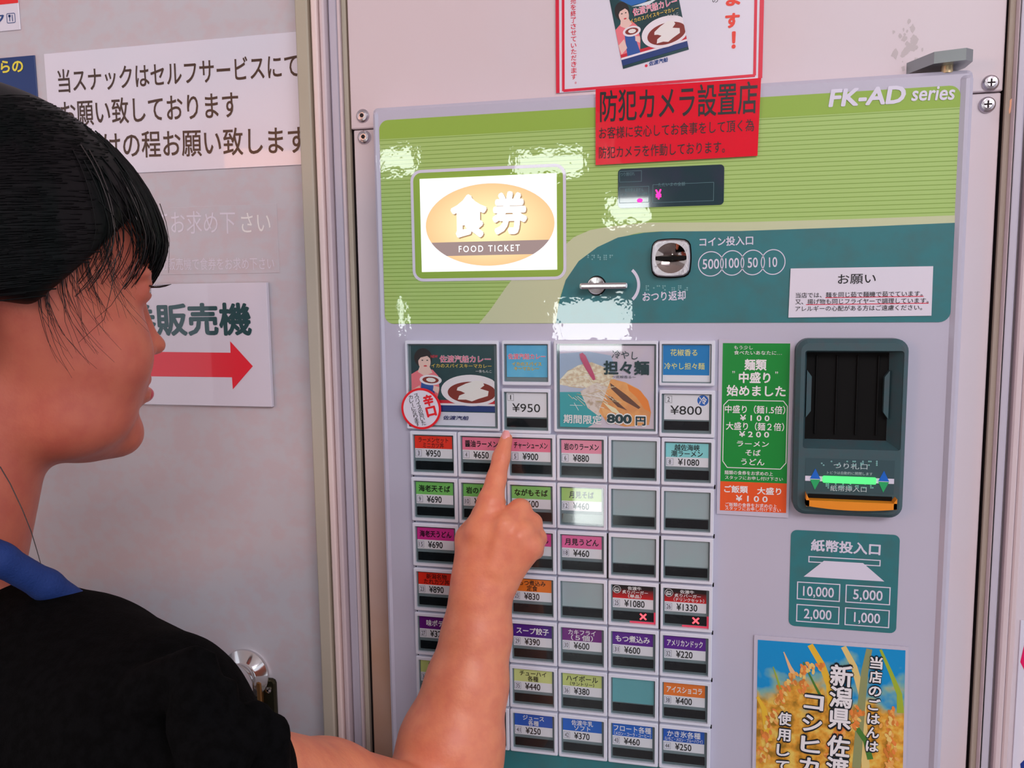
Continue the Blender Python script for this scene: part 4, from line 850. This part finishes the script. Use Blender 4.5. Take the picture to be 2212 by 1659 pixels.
st = thing('round_spicy_sticker', 'round white sticker with red rim at the lower left of the curry window', 'sticker', (PX(909, 930, YF - .0075)[0], YF - .0075, PX(909, 930, YF - .0075)[1]))
ysx = YF - .0068; c = np.array(PX(909.5, 883, ysx)); R_ = .0174
mb = MB(); ringp = [(c[0] + R_ * math.cos(a), c[1] + R_ * math.sin(a)) for a in np.linspace(0, 2 * math.pi, 65)[:-1]]; mb.prism(ringp, ysx, ysx + .0005, ink(216, 20, 34)); mb.build('disc', st)
mb = MB(); mb.ell(c, R_ * .89, R_ * .89, ysx - .0001, paper, 64)
rdk = ink(216, 20, 34)
mb.vtext('辛口', (925, 865), (931, 888), 23, ysx - .0003, rdk, .05); mb.vtext('スパイスの効いた', (899, 854), (915, 914), 10, ysx - .0003, inkk, .005); mb.vtext('カレーになります', (887, 858), (902, 916), 9.5, ysx - .0003, inkk, .005); mb.build('sticker_print', st)
# ------------------------------------------------------------------ person (implicit surfaces meshed with surface nets)
def sd_cap(p, a, b, ra, rb):
    a = np.array(a, np.float32); b = np.array(b, np.float32); ba = b - a; L2 = float(ba @ ba) + 1e-12
    t = np.clip(((p - a) @ ba) / L2, 0, 1)
    return np.linalg.norm(p - a - t[..., None] * ba, axis=-1) - (ra + (rb - ra) * t)
def sd_ell(p, c, r, R3=None):
    q = p - np.array(c, np.float32)
    if R3 is not None: q = q @ np.array(R3, np.float32)
    r = np.array(r, np.float32); k0 = np.linalg.norm(q / r, axis=-1); k1 = np.linalg.norm(q / (r * r), axis=-1) + 1e-9
    return k0 * (k0 - 1) / k1
def field(prims, h, pad=0.012):
    lo = np.min([q['lo'] for q in prims if q['op'] == '+'], 0) - pad; hi = np.max([q['hi'] for q in prims if q['op'] == '+'], 0) + pad
    n = np.ceil((hi - lo) / h).astype(int) + 1; F = np.full(n, 0.03, np.float32)
    for q in prims:
        m = q['k'] * 1.2 + 3 * h if q['op'] == '+' else q['k'] + 2 * h
        a = np.maximum(((q['lo'] - m - lo) / h).astype(int), 0); b_ = np.minimum(((q['hi'] + m - lo) / h).astype(int) + 2, n)
        if (b_ <= a).any(): continue
        ax = [lo[i] + h * np.arange(a[i], b_[i]) for i in range(3)]
        p = np.stack(np.meshgrid(*ax, indexing='ij'), -1).astype(np.float32); d = q['f'](p).astype(np.float32)
        S = F[a[0]:b_[0], a[1]:b_[1], a[2]:b_[2]]; k = max(q['k'], 1e-6)
        if q['op'] == '+':
            hh = np.clip(.5 + .5 * (S - d) / k, 0, 1); S[...] = S * (1 - hh) + d * hh - k * hh * (1 - hh)
        else:
            d = -d; hh = np.clip(.5 - .5 * (S - d) / k, 0, 1); S[...] = S * (1 - hh) + d * hh + k * hh * (1 - hh)
    return F, lo
def nets(F, lo, h):
    s = F < 0; nx, ny, nz = F.shape
    c = [s[i:nx - 1 + i, j:ny - 1 + j, k:nz - 1 + k] for i in (0, 1) for j in (0, 1) for k in (0, 1)]
    allv = np.logical_and.reduce(c); anyv = np.logical_or.reduce(c); act = anyv & ~allv; idx = np.argwhere(act)
    ID = np.full(act.shape, -1, np.int64); ID[act] = np.arange(len(idx))
    acc = np.zeros((len(idx), 3)); cnt = np.zeros(len(idx)); off = [(i, j, k) for i in (0, 1) for j in (0, 1) for k in (0, 1)]
    val = [F[idx[:, 0] + o[0], idx[:, 1] + o[1], idx[:, 2] + o[2]] for o in off]
    for a in range(8):
        for b_ in range(a + 1, 8):
            if sum(abs(off[a][i] - off[b_][i]) for i in range(3)) != 1: continue
            va, vb = val[a], val[b_]; cr = (va < 0) != (vb < 0); t = np.where(cr, va / (va - vb + 1e-20), 0)
            pt = np.array(off[a]) + t[:, None] * (np.array(off[b_]) - np.array(off[a])); acc += np.where(cr[:, None], pt, 0); cnt += cr
    V = lo + h * (idx + acc / cnt[:, None]); Q = []
    for ax in range(3):
        u, v = [(1, 2), (2, 0), (0, 1)][ax]
        A0 = [slice(None)] * 3; A1 = [slice(None)] * 3; A0[ax] = slice(0, F.shape[ax] - 1); A1[ax] = slice(1, F.shape[ax])
        cr = s[tuple(A0)] != s[tuple(A1)]; e = np.argwhere(cr); e = e[(e[:, u] > 0) & (e[:, v] > 0) & (e[:, u] < F.shape[u] - 1) & (e[:, v] < F.shape[v] - 1)]
        fl = s[tuple(A0)][tuple(e.T)]
        def g(du, dv): q = e.copy(); q[:, u] -= du; q[:, v] -= dv; return ID[tuple(q.T)]
        q = np.stack([g(0, 0), g(1, 0), g(1, 1), g(0, 1)], 1); q[~fl] = q[~fl][:, ::-1]; Q.append(q)
    return V, np.concatenate(Q)
def grow(V, Q, it=1):                       # light laplacian smoothing
    for _ in range(it):
        acc = np.zeros_like(V); cnt = np.zeros(len(V))
        for i in range(4):
            a, b_ = Q[:, i], Q[:, (i + 1) % 4]; np.add.at(acc, a, V[b_]); np.add.at(cnt, a, 1); np.add.at(acc, b_, V[a]); np.add.at(cnt, b_, 1)
        V = V * .5 + .5 * acc / np.maximum(cnt, 1)[:, None]
    return V
def CAP(a, b, ra, rb, k=.004, op='+'):
    a = np.array(a, float); b = np.array(b, float); r = max(ra, rb); return dict(lo=np.minimum(a, b) - r, hi=np.maximum(a, b) + r, k=k, op=op, f=lambda p: sd_cap(p, a, b, ra, rb))
def ELL(c, r, R3=None, k=.004, op='+'):
    c = np.array(c, float); m = max(r); return dict(lo=c - m, hi=c + m, k=k, op=op, f=lambda p: sd_ell(p, c, r, R3))
def mesh_sdf(name, prims, h, m, parent, smooth=1):
    F, lo = field(prims, h); V, Q = nets(F, lo, h); V = grow(V, Q, smooth)
    me = bpy.data.meshes.new(name); o_ = wo(parent)
    me.vertices.add(len(V)); me.vertices.foreach_set('co', (V - o_).astype(np.float32).ravel()); me.loops.add(len(Q) * 4); me.loops.foreach_set('vertex_index', Q.astype(np.int32).ravel())
    me.polygons.add(len(Q)); me.polygons.foreach_set('loop_start', np.arange(0, len(Q) * 4, 4, dtype=np.int32)); me.polygons.foreach_set('loop_total', np.full(len(Q), 4, np.int32))
    me.polygons.foreach_set('use_smooth', np.ones(len(Q), bool)); me.materials.append(m); me.update(); me.validate()
    ob = bpy.data.objects.new(name, me); link(ob, parent, o_); return ob

# head frame: F forward, S her right side (towards the camera), U up; millimetres
YH = 0.410; sH = scl(150, 700, YH)
HA = math.radians(HEAD_DEG)
Fv = np.array([math.cos(HA), math.sin(HA), 0.0]); Sv = np.array([math.sin(HA), -math.cos(HA), 0.0]); Uv = np.array([0, 0, 1.0])
tl_ = math.radians(HEAD_TILT); Fv, Uv = Fv * math.cos(tl_) - Uv * math.sin(tl_), Uv * math.cos(tl_) + Fv * math.sin(tl_)
H0 = P(HEAD_U, HEAD_V, YH)
def hp(f, s, u): return H0 + (Fv * f + Sv * s + Uv * u) * .001
R3 = np.stack([Fv, Sv, Uv], 1)
def HE(f, s, u, a, b, c, k=12, op='+', rot=0):
    R_ = R3
    if rot:                                # rotate in the F-U plane
        t = math.radians(rot); R_ = np.stack([Fv * math.cos(t) + Uv * math.sin(t), Sv, Uv * math.cos(t) - Fv * math.sin(t)], 1)
    return ELL(hp(f, s, u), (a * .001, b * .001, c * .001), R_, k * .001, op)
def HC(p, q, ra, rb, k=8, op='+'): return CAP(hp(*p), hp(*q), ra * .001, rb * .001, k * .001, op)
head = [HE(-8, 0, 42, 94, 76, 88, 10), HE(38, 0, -12, 54, 62, 78, 20), HE(74, 0, 32, 22, 46, 34, 18),
        HE(65, 32, -27, 27, 27, 29, 16), HE(65, -32, -27, 27, 27, 29, 16),
        HE(72, 0, -46, 26, 31, 28, 14), HE(44, 28, -66, 36, 26, 23, 18), HE(44, -28, -66, 36, 26, 23, 18), HE(62, 0, -80, 27, 27, 17, 12),
        HE(83, 0, -80, 13.5, 18, 14, 10),
        HC((91, 0, 12), (101, 0, -18), 5.5, 7.0, 8), HE(103.5, 0, -21.5, 9, 8, 7, 4), HE(95, 9.5, -25, 8, 6, 6, 4), HE(95, -9.5, -25, 8, 6, 6, 4),
        HE(92.5, 0, -43, 8.0, 19, 6.5, 5, rot=-18), HE(93.5, 0, -54.5, 8.5, 17, 6.5, 4, rot=10), HE(100, 0, -48.3, 7, 22, 1.0, 1.5, '-'),
        HE(100, 32, 14, 13, 17, 11, 8, '-'), HE(100, -32, 14, 13, 17, 11, 8, '-'),
        HE(81, 31, 25, 10, 19, 5, 6), HE(81, -31, 25, 10, 19, 5, 6), HE(82, 31, 15, 11.5, 14, 11, 3), HE(82, -31, 15, 11.5, 14, 11, 3), HE(93, 33, 14.5, 7, 11, 2.0, 1.5, '-'), HE(93, -33, 14.5, 7, 11, 2.0, 1.5, '-'),
        HE(-14, 74, 2, 15, 6, 29, 3), HE(-14, -74, 2, 15, 6, 29, 3), HE(-9, 79, 4, 8, 4, 16, 2, '-'), HE(-9, -79, 4, 8, 4, 16, 2, '-'),
        HC((-4, 0, -50), (-22, 0, -165), 49, 45, 12)]
def PC(a, b, k=.006):                       # capsule between (u, v, y, radius in px)
    return CAP(P(*a[:3]), P(*b[:3]), a[3] * scl(*a[:3]), b[3] * scl(*b[:3]), k)
neckb = hp(-26, 0, -170)
shoulder = P(430, 1600, .335); elbow = P(985, 1835, .545)
arm = [CAP(neckb, P(250, 1580, .39), .035, .032, .015), CAP(hp(-30, 0, -175), P(-350, 1560, .52), .035, .035, .02),
       CAP(P(250, 1560, .38), P(430, 1670, .335), .035, .024, .02), CAP(hp(-40, 0, -330), hp(-50, 0, -460), .09, .09, .02),
       PC((430, 1670, .335, 120), (690, 1750, .44, 138), .01), PC((690, 1750, .44, 138), (935, 1835, .55, 150), .012),
       PC((935, 1835, .55, 145), (975, 1610, .570, 112), .012), PC((975, 1610, .570, 110), (1008, 1480, .585, 86), .01), PC((1008, 1480, .585, 86), (1030, 1370, .597, 72), .01), PC((1030, 1370, .597, 72), (1039, 1285, .604, 63), .01)]
hand = [PC((1039, 1285, .604, 62), (1050, 1230, .607, 60), .01),
        PC((1030, 1240, .606, 44), (1044, 1150, .609, 38), .008), PC((1070, 1250, .606, 42), (1085, 1150, .608, 36), .008), PC((1075, 1250, .607, 38), (1118, 1165, .609, 36), .008), PC((1075, 1255, .608, 34), (1140, 1180, .611, 34), .008),
        PC((1030, 1240, .610, 44), (1016, 1165, .616, 31), .010),                       # thumb mound, left side
        PC((1016, 1165, .616, 30), (1045, 1108, .630, 23), .006), PC((1045, 1108, .630, 22), (1075, 1085, .640, 19), .004),
        PC((1044, 1150, .609, 38), (1060, 1085, .616, 29), .006),                         # index knuckle
        PC((1060, 1085, .616, 28), (1072, 1035, .627, 21.5), .004), PC((1072, 1035, .627, 21.5), (1083, 988, .637, 19), .003), PC((1083, 988, .637, 19), (1094, 948, .645, 14.5), .003),
        PC((1095, 1135, .608, 34), (1124, 1102, .621, 25), .003), PC((1122, 1103, .622, 25), (1128, 1122, .642, 21), .003), PC((1128, 1122, .642, 20), (1108, 1160, .640, 18), .003),
        PC((1128, 1150, .609, 32), (1150, 1131, .621, 22), .0025), PC((1148, 1130, .622, 23), (1148, 1155, .641, 20), .003), PC((1148, 1155, .641, 19), (1120, 1185, .638, 17), .003),
        PC((1146, 1178, .611, 29), (1162, 1164, .621, 19), .0025), PC((1160, 1162, .622, 21), (1156, 1190, .637, 18), .003), PC((1156, 1190, .637, 17), (1130, 1210, .634, 15), .003)]
def CUT(a, b): q = PC(a, b, .0025); q['op'] = '-'; return q
hand += [CUT((1096, 1082, .600, 3), (1104, 1118, .597, 2)), CUT((1143, 1104, .606, 3), (1128, 1132, .5985, 2)), CUT((1163, 1143, .609, 3), (1148, 1164, .600, 2)),
         CUT((1060, 1036, .6165, 1.6), (1084, 1031, .6165, 1.6)), CUT((1060, 1028, .6172, 1.2), (1084, 1024, .6172, 1.2)), CUT((1072, 989, .6285, 1.2), (1094, 985, .6285, 1.2)), CUT((1074, 983, .629, 1.0), (1096, 979, .629, 1.0)),
         PC((1085, 1130, .5985, 10), (1062, 1230, .5905, 7), .006), PC((1118, 1160, .5985, 9), (1078, 1240, .592, 6), .006)]
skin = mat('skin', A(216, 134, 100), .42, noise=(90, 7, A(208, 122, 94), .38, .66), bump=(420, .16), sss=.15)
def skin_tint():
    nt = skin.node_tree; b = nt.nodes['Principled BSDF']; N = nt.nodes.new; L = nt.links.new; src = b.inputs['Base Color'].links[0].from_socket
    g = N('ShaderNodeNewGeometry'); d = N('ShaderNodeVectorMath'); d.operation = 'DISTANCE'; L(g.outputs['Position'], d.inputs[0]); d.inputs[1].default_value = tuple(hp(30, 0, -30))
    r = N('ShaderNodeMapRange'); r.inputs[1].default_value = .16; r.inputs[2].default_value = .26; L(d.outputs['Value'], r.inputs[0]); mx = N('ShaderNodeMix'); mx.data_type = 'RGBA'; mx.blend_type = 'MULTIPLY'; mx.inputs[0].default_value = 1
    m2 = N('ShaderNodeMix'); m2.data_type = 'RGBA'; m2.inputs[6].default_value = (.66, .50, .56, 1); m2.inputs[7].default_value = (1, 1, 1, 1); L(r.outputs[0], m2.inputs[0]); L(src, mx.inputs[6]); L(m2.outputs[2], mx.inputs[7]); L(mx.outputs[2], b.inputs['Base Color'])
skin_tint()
feet = P(20, 1230, YH)
per = thing('person', 'woman in black top with dark tied hair, pointing at the menu buttons', 'person', (feet[0] - .02, feet[1] - .02, 0))
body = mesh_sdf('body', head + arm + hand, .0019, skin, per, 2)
# lips, eyes, nail
lipm = mat('lip', A(176, 40, 62), .3, coat=.3)
lips = mesh_sdf('lips', [HE(93.6, 0, -43.8, 7.8, 14.5, 4.4, 2, rot=-18), HE(95.2, 0, -54.6, 8.2, 14.5, 6.2, 2, rot=10), HE(101, 0, -48.3, 7, 22, .9, 1, '-'), HE(77, 0, -48, 17.5, 40, 30, 1, '-')], .0008, lipm, per, 1)
eyem = mat('eye_white', (.75, .72, .70), .1, coat=1); irism = mat('dark_iris', (.015, .01, .01), .1, coat=1)
for s_ in (1, -1):
    mb = MB(); c = hp(80.5, 31 * s_, 14.5); V = []; F = []; n = 20; m_ = 14
    for i in range(m_ + 1):
        for j in range(n):
            a, t = math.pi * i / m_, 2 * math.pi * j / n; d = Fv * math.cos(a) + (Sv * math.cos(t) + Uv * math.sin(t)) * math.sin(a); V.append(c + d * .0118)
    for i in range(m_):
        for j in range(n): F.append((i * n + j, i * n + (j + 1) % n, (i + 1) * n + (j + 1) % n, (i + 1) * n + j))
    mb.add(V, F[:n * 3], irism); mb.add(V, F[n * 3:], eyem); mb.build('eye', per, smooth=True)
def tube(mb, pts, r0, r1, m, n=4):
    pts = [np.array(p, float) for p in pts]; V = []; F = []; N_ = len(pts)
    for i, p in enumerate(pts):
        d = pts[min(i + 1, N_ - 1)] - pts[max(i - 1, 0)]; d /= max(np.linalg.norm(d), 1e-9); a = np.cross(d, [.3, .2, .9]); a /= max(np.linalg.norm(a), 1e-9); b_ = np.cross(d, a); r = r0 + (r1 - r0) * i / (N_ - 1)
        for j in range(n): t = 2 * math.pi * j / n; V.append(p + (a * math.cos(t) + b_ * math.sin(t)) * r)
    for i in range(N_ - 1):
        for j in range(n): F.append((i * n + j, i * n + (j + 1) % n, (i + 1) * n + (j + 1) % n, (i + 1) * n + j))
    mb.add(V, F, m)
hairm = mat('black_hair', (.007, .006, .007), .45, noise=(60, 3, (.003, .005, .005), .4, .6, (1, 1, .2)), spec=.12)
hairl = mat('dark_brown_strand', (.02, .012, .012), .4)
for s_ in (1, -1):
    mb = MB()
    for k in range(15):
        q = k / 14; s0 = 31 + (q - .5) * 24; L = 8 + 4 * q; p0 = np.array([90.5 - 3 * (2 * q - 1) ** 2, s0 * s_, 17.0])
        pts = [hp(*(p0 + np.array([L * t, (q - .3) * 6 * t * s_, -4.0 * t + 5.5 * t * t]))) for t in np.linspace(0, 1, 5)]; tube(mb, pts, .0006, .00015, hairl, 3)
    mb.build('eyelashes', per)
mb = MB(); nc = P(1097, 945, .6375); V = []
ax_ = (P(1098, 932, .645) - P(1085, 985, .636)); ax_ /= np.linalg.norm(ax_); sx_ = np.array([1, 0, .25]); sx_ -= ax_ * (sx_ @ ax_); sx_ /= np.linalg.norm(sx_); nn_ = np.cross(sx_, ax_); nn_ *= -np.sign(nn_[1])
NT = P(1094, 948, .645) + nn_ * (14.5 * scl(1094, 948, .645) - .0004); cols = 7
V = [NT + sx_ * (x * .0036) + ax_ * (z * .0052 + .0005) + nn_ * (.0006 - .0022 * x * x - .0008 * max(z, 0) ** 2) for z in np.linspace(-1, 1, 7) for x in np.linspace(-1, 1, cols) * math.sqrt(max(.12, 1 - (z * .93) ** 4))]
mb.add(V, [(i * cols + j, i * cols + j + 1, (i + 1) * cols + j + 1, (i + 1) * cols + j) for i in range(6) for j in range(cols - 1)], mat('fingernail', A(226, 150, 150), .2, coat=.7)); mb.build('fingernail', per, smooth=True)

# hair: cap plus combed strands and fringe
class Cut: pass
def cutdict(f, lo, hi, k): return dict(lo=lo, hi=hi, k=k, op='-', f=f)
HC0, HCR = np.array([-6.0, 0, 30]), np.array([117.0, 86, 104])
def facecut(p):                              # keep hair above the hairline
    q = (p - H0.astype(np.float32)) @ R3.astype(np.float32) * 1000; f, s, u = q[..., 0], np.abs(q[..., 1]), q[..., 2]
    line = np.where(f > 17, 3 + .92 * (f - 17), 3 + (17 - f) * .12); line = np.minimum(line, 64)
    line = np.where(f < -20, -2 - (-20 - f) * 1.2, line)
    return (u - line) * .00075
hprims = [HE(*HC0, *HCR, 6), HE(-108, 0, 34, 34, 36, 32, 14)]
lo_, hi_ = hprims[0]['lo'], hprims[0]['hi']
hprims.append(cutdict(lambda p: facecut(p), lo_, hi_, .012))
hair = mesh_sdf('hair', hprims, .0024, hairm, per, 2)
def onhair(th, u, off=0):
    s = math.sqrt(max(0.02, 1 - ((u - HC0[2]) / HCR[2]) ** 2)); return np.array([HC0[0] + (HCR[0] + off) * s * math.cos(th), (HCR[1] + off) * s * math.sin(th), u])
mb = MB()
for k in range(565):                         # fringe
    th = math.radians(random.uniform(-72, 40)) if k < 510 else math.radians(random.uniform(30, 62)); cl = math.sin(th * 23) * .5
    u0 = random.uniform(78, 112); ue = (20 + random.gauss(0, 7) + 5 * cl) if th < .9 else 12 + random.gauss(0, 12)
    if th > math.radians(38): u0 = random.uniform(62, 95); ue = random.gauss(20, 10)
    if random.random() < .04: ue -= 16
    pts = []; dth = random.gauss(-.03, .05) if k < 510 else random.gauss(-.10, .13); of = random.uniform(-4.0, 1.8)
    for t in np.linspace(0, 1, 9):
        u = u0 + (ue - u0) * t; 
        if u > 46: p = onhair(th + dth * t, u, of)
        else:
            b_ = onhair(th + dth * t, 46, of); z = (46 - u) / 30.0; p = np.array([b_[0] - z * z * 9 - z * 1.5, b_[1] - z * z * 5 * np.sign(b_[1]), u])
        pts.append(hp(*p))
    w = random.choice([.0005, .0007, .0011]) if th < .66 else random.choice([.00035, .0005]); tube(mb, pts, w, .00018, hairm if random.random() < .85 else hairl, 4)
for k in range(700):                         # combed-back side hair, crown to tie
    a0 = random.uniform(0, 1); u0 = random.uniform(8, 122); th0 = math.radians(60 + 50 * random.random() - (max(0, u0 - 72) * .9)); pts = []
    for t in np.linspace(0, 1, 8):
        th = th0 + (math.radians(176) - th0) * t; u = u0 + (34 - u0) * t ** 1.6 - 14 * math.sin(math.pi * t) * (1 - u0 / 120); pts.append(hp(*onhair(th, u, random.uniform(.2, .5) + .2)))
    if (facecut(np.array(pts[0], np.float32)) > 0): tube(mb, pts, .0004, .0003, hairm, 3)
for k in range(70):                          # fine loose hairs below the hairline
    f0 = random.uniform(18, 66); u0 = 3 + .92 * max(0, f0 - 17); s0 = 66 - (max(0, f0 - 10) / 60) ** 2 * 16; L = random.uniform(12, 52); pts = []
    for t in np.linspace(0, 1, 6): pts.append(hp(f0 + L * (.1 + .5 * ((k * 37) % 10) / 10) * t * t + random.gauss(0, .4), s0 + 4 - 2 * t + (6 if L > 44 else 0), u0 + 4 - L * t))
    tube(mb, pts, .00022, .00008, hairl, 3)
st_ = [(0, 1008), (22, 1045), (48, 1100), (68, 1150), (80, 1190), (88, 1218)]
tube(mb, [P(u, v, .355) for u, v in st_], .00035, .0002, hairl, 4)
for (a, b_, c) in (((345, 440), (366, 520), (364, 590)), ((250, 560), (225, 690), (170, 740)), ((300, 560), (240, 660), (205, 690)), ((262, 540), (215, 600), (160, 640))):
    tube(mb, [P(*a, .40), P((a[0] + b_[0]) / 2 + 3, (a[1] + b_[1]) / 2, .395), P(*b_, .39), P(*c, .39)], .0003, .0001, hairl, 3)
strands = mb.build('hair_strands', per, smooth=True); strands['kind'] = 'stuff'

# black top, blue collar strap
shirtm = mat('black_cotton', (.0022, .0022, .0024), .95, noise=(200, 4, (.0035, .0035, .004), .4, .6), bump=(900, .3), spec=.05)
sh = [PC((-160, 1475, .405, 268), (140, 1540, .375, 254), .004), PC((140, 1540, .375, 254), (320, 1595, .345, 226), .004), PC((320, 1595, .345, 222), (470, 1690, .34, 168), .004),
      PC((470, 1690, .335, 160), (500, 1860, .34, 150), .004), CAP(hp(-40, -20, -350), hp(-50, -20, -600), .15, .15, .02), CAP(hp(-45, 40, -350), hp(-50, 40, -600), .13, .15, .02), PC((-160, 1480, .44, 262), (-520, 1540, .56, 200), .02),
      PC((420, 1432, .315, 40), (330, 1500, .32, 70), .004), PC((457, 1424, .318, 18), (430, 1500, .31, 60), .002), PC((490, 1492, .32, 30), (430, 1560, .31, 70), .003), PC((550, 1548, .325, 38), (470, 1620, .31, 90), .004), PC((592, 1580, .33, 38), (566, 1720, .33, 62), .004)]
mesh_sdf('shirt', sh, .0035, shirtm, per, 2)
colm = mat('blue_collar', A(14, 44, 104), .8, bump=(700, .4))
cl = [PC((-120, 1140, .352, 34), (0, 1208, .358, 34), .004), PC((0, 1208, .358, 34), (100, 1264, .378, 32), .004), PC((100, 1264, .378, 32), (190, 1318, .398, 26), .004), CAP(P(190, 1318, .398), hp(50, 8, -262), .0055, .005, .004), CAP(P(-120, 1140, .352), hp(-70, 42, -112), .008, .008, .004), CAP(hp(-70, 42, -112), hp(-82, -20, -110), .008, .008, .004), CAP(hp(-82, -20, -110), hp(-30, -60, -140), .008, .008, .004), CAP(hp(-30, -60, -140), hp(40, -20, -255), .008, .006, .004)]
mesh_sdf('collar', cl, .0018, colm, per, 1)
# trousers and shoes, below the frame
hipc = hp(-50, 0, -640); trm = mat('dark_trousers', (.02, .022, .03), .85)
tp = [CAP(hipc + Sv * -.06, hipc + Sv * .06, .14, .14, .03)]
for q in (-1, 1):
    k0 = hipc + Sv * .085 * q; kn = np.array([k0[0] + .02, k0[1] + .01, .46]); an = np.array([k0[0], k0[1], .09]); tp += [CAP(k0, kn, .095, .065, .03), CAP(kn, an, .062, .045, .02)]
mesh_sdf('trousers', tp, .009, trm, per, 1)
for q in (-1, 1):
    k0 = hipc + Sv * .085 * q; a = np.array([k0[0], k0[1], .045]) ; f2 = a + np.array([Fv[0], Fv[1], 0]) * .15; f2[2] = .035
    mesh_sdf('shoe', [CAP(a, f2, .045, .035, .01)], .006, mat('black_shoe', (.01, .01, .01), .4), per, 1)
# ------------------------------------------------------------------ the room behind the camera
floorm = mat('grey_vinyl_floor', A(112, 106, 108), .45, noise=(9, 4, A(124, 116, 114), .4, .6))
ceilm = mat('ceiling_board', A(196, 192, 190), .9, noise=(60, 4, A(186, 182, 180), .4, .6))
backm = mat('room_wall_paint', A(140, 128, 128), .8, noise=(7, 4, A(150, 136, 134), .4, .6))
b = MB(); b.box((-2.6, 2.4, -.05, 0), -3.1, .80, floorm); struct(b.build('floor'))
b = MB(); b.box((-2.6, 2.4, 2.7, 2.75), -3.1, .80, ceilm); struct(b.build('ceiling'))
YBK = -2.6; TB = YF - YBK
def mir(u, v):                                # where the face of the machine mirrors this pixel on the rear wall
    d, _ = ray(u, v); return (d[0] * (YF + TB), 1.45 + d[2] * (YF + TB))
day = emis('daylight_glass', (.93, 1.0, .98), WIN)
wins = [((815, 318), (895, 372)), ((1110, 322), (1262, 382)), ((1312, 425), (1402, 482)), ((1196, 648), (1362, 742)), ((832, 640), (872, 712)), ((1222, 1062), (1302, 1150))]
b = MB(); rects = []
for (u0, v0), (u1, v1) in wins:
    a = mir(u0, v1); c = mir(u1, v0); rects.append((min(a[0], c[0]), max(a[0], c[0]), min(a[1], c[1]), max(a[1], c[1])))
b.box((-2.6, 2.4, 0, 2.7), YBK - .12, YBK - .06, backm); bw_ = struct(b.build('wall_rear'))
for i, r in enumerate(rects):
    t = struct(link(bpy.data.objects.new('window_%d' % (i + 1), None), None, ((r[0] + r[1]) / 2, YBK, r[2])))
    mb = MB(); o_ = (r[0] - .03, r[1] + .03, r[2] - .03, r[3] + .03); q = [rr(o_, 0)[k] for k in range(4)]
    n = 4; out, inn_2 = rr(o_, 0), rr(r, 0); V = [(p[0], YBK, p[1]) for p in out] + [(p[0], YBK, p[1]) for p in inn_2] + [(p[0], YBK - .06, p[1]) for p in out] + [(p[0], YBK - .06, p[1]) for p in inn_2]
    mb.add(V, [(k, (k + 1) % 4, (k + 1) % 4 + 4, k + 4) for k in range(4)] + [(k + 4, (k + 1) % 4 + 4, (k + 1) % 4 + 12, k + 12) for k in range(4)] + [(k, (k + 1) % 4, (k + 1) % 4 + 8, k + 8) for k in range(4)], bluegrey); mb.build('window_frame', t)
    mb = MB(); mb.box(r, YBK - .055, YBK - .045, day); mb.build('pane', t)
# ceiling luminaire and the warm lamp
cl_ = thing('ceiling_light', 'long white ceiling light behind the photographer', 'light', (.9, -1.3, 2.66)); mb = MB()
mb.add([(x, y, z) for z in (2.64, 2.70) for x, y in ((.1, -1.8), (1.7, -1.8), (1.7, -.8), (.1, -.8))], [(0, 1, 2, 3), (4, 5, 6, 7), (0, 1, 5, 4), (1, 2, 6, 5), (2, 3, 7, 6), (3, 0, 4, 7)], paper); mb.build('housing', cl_)
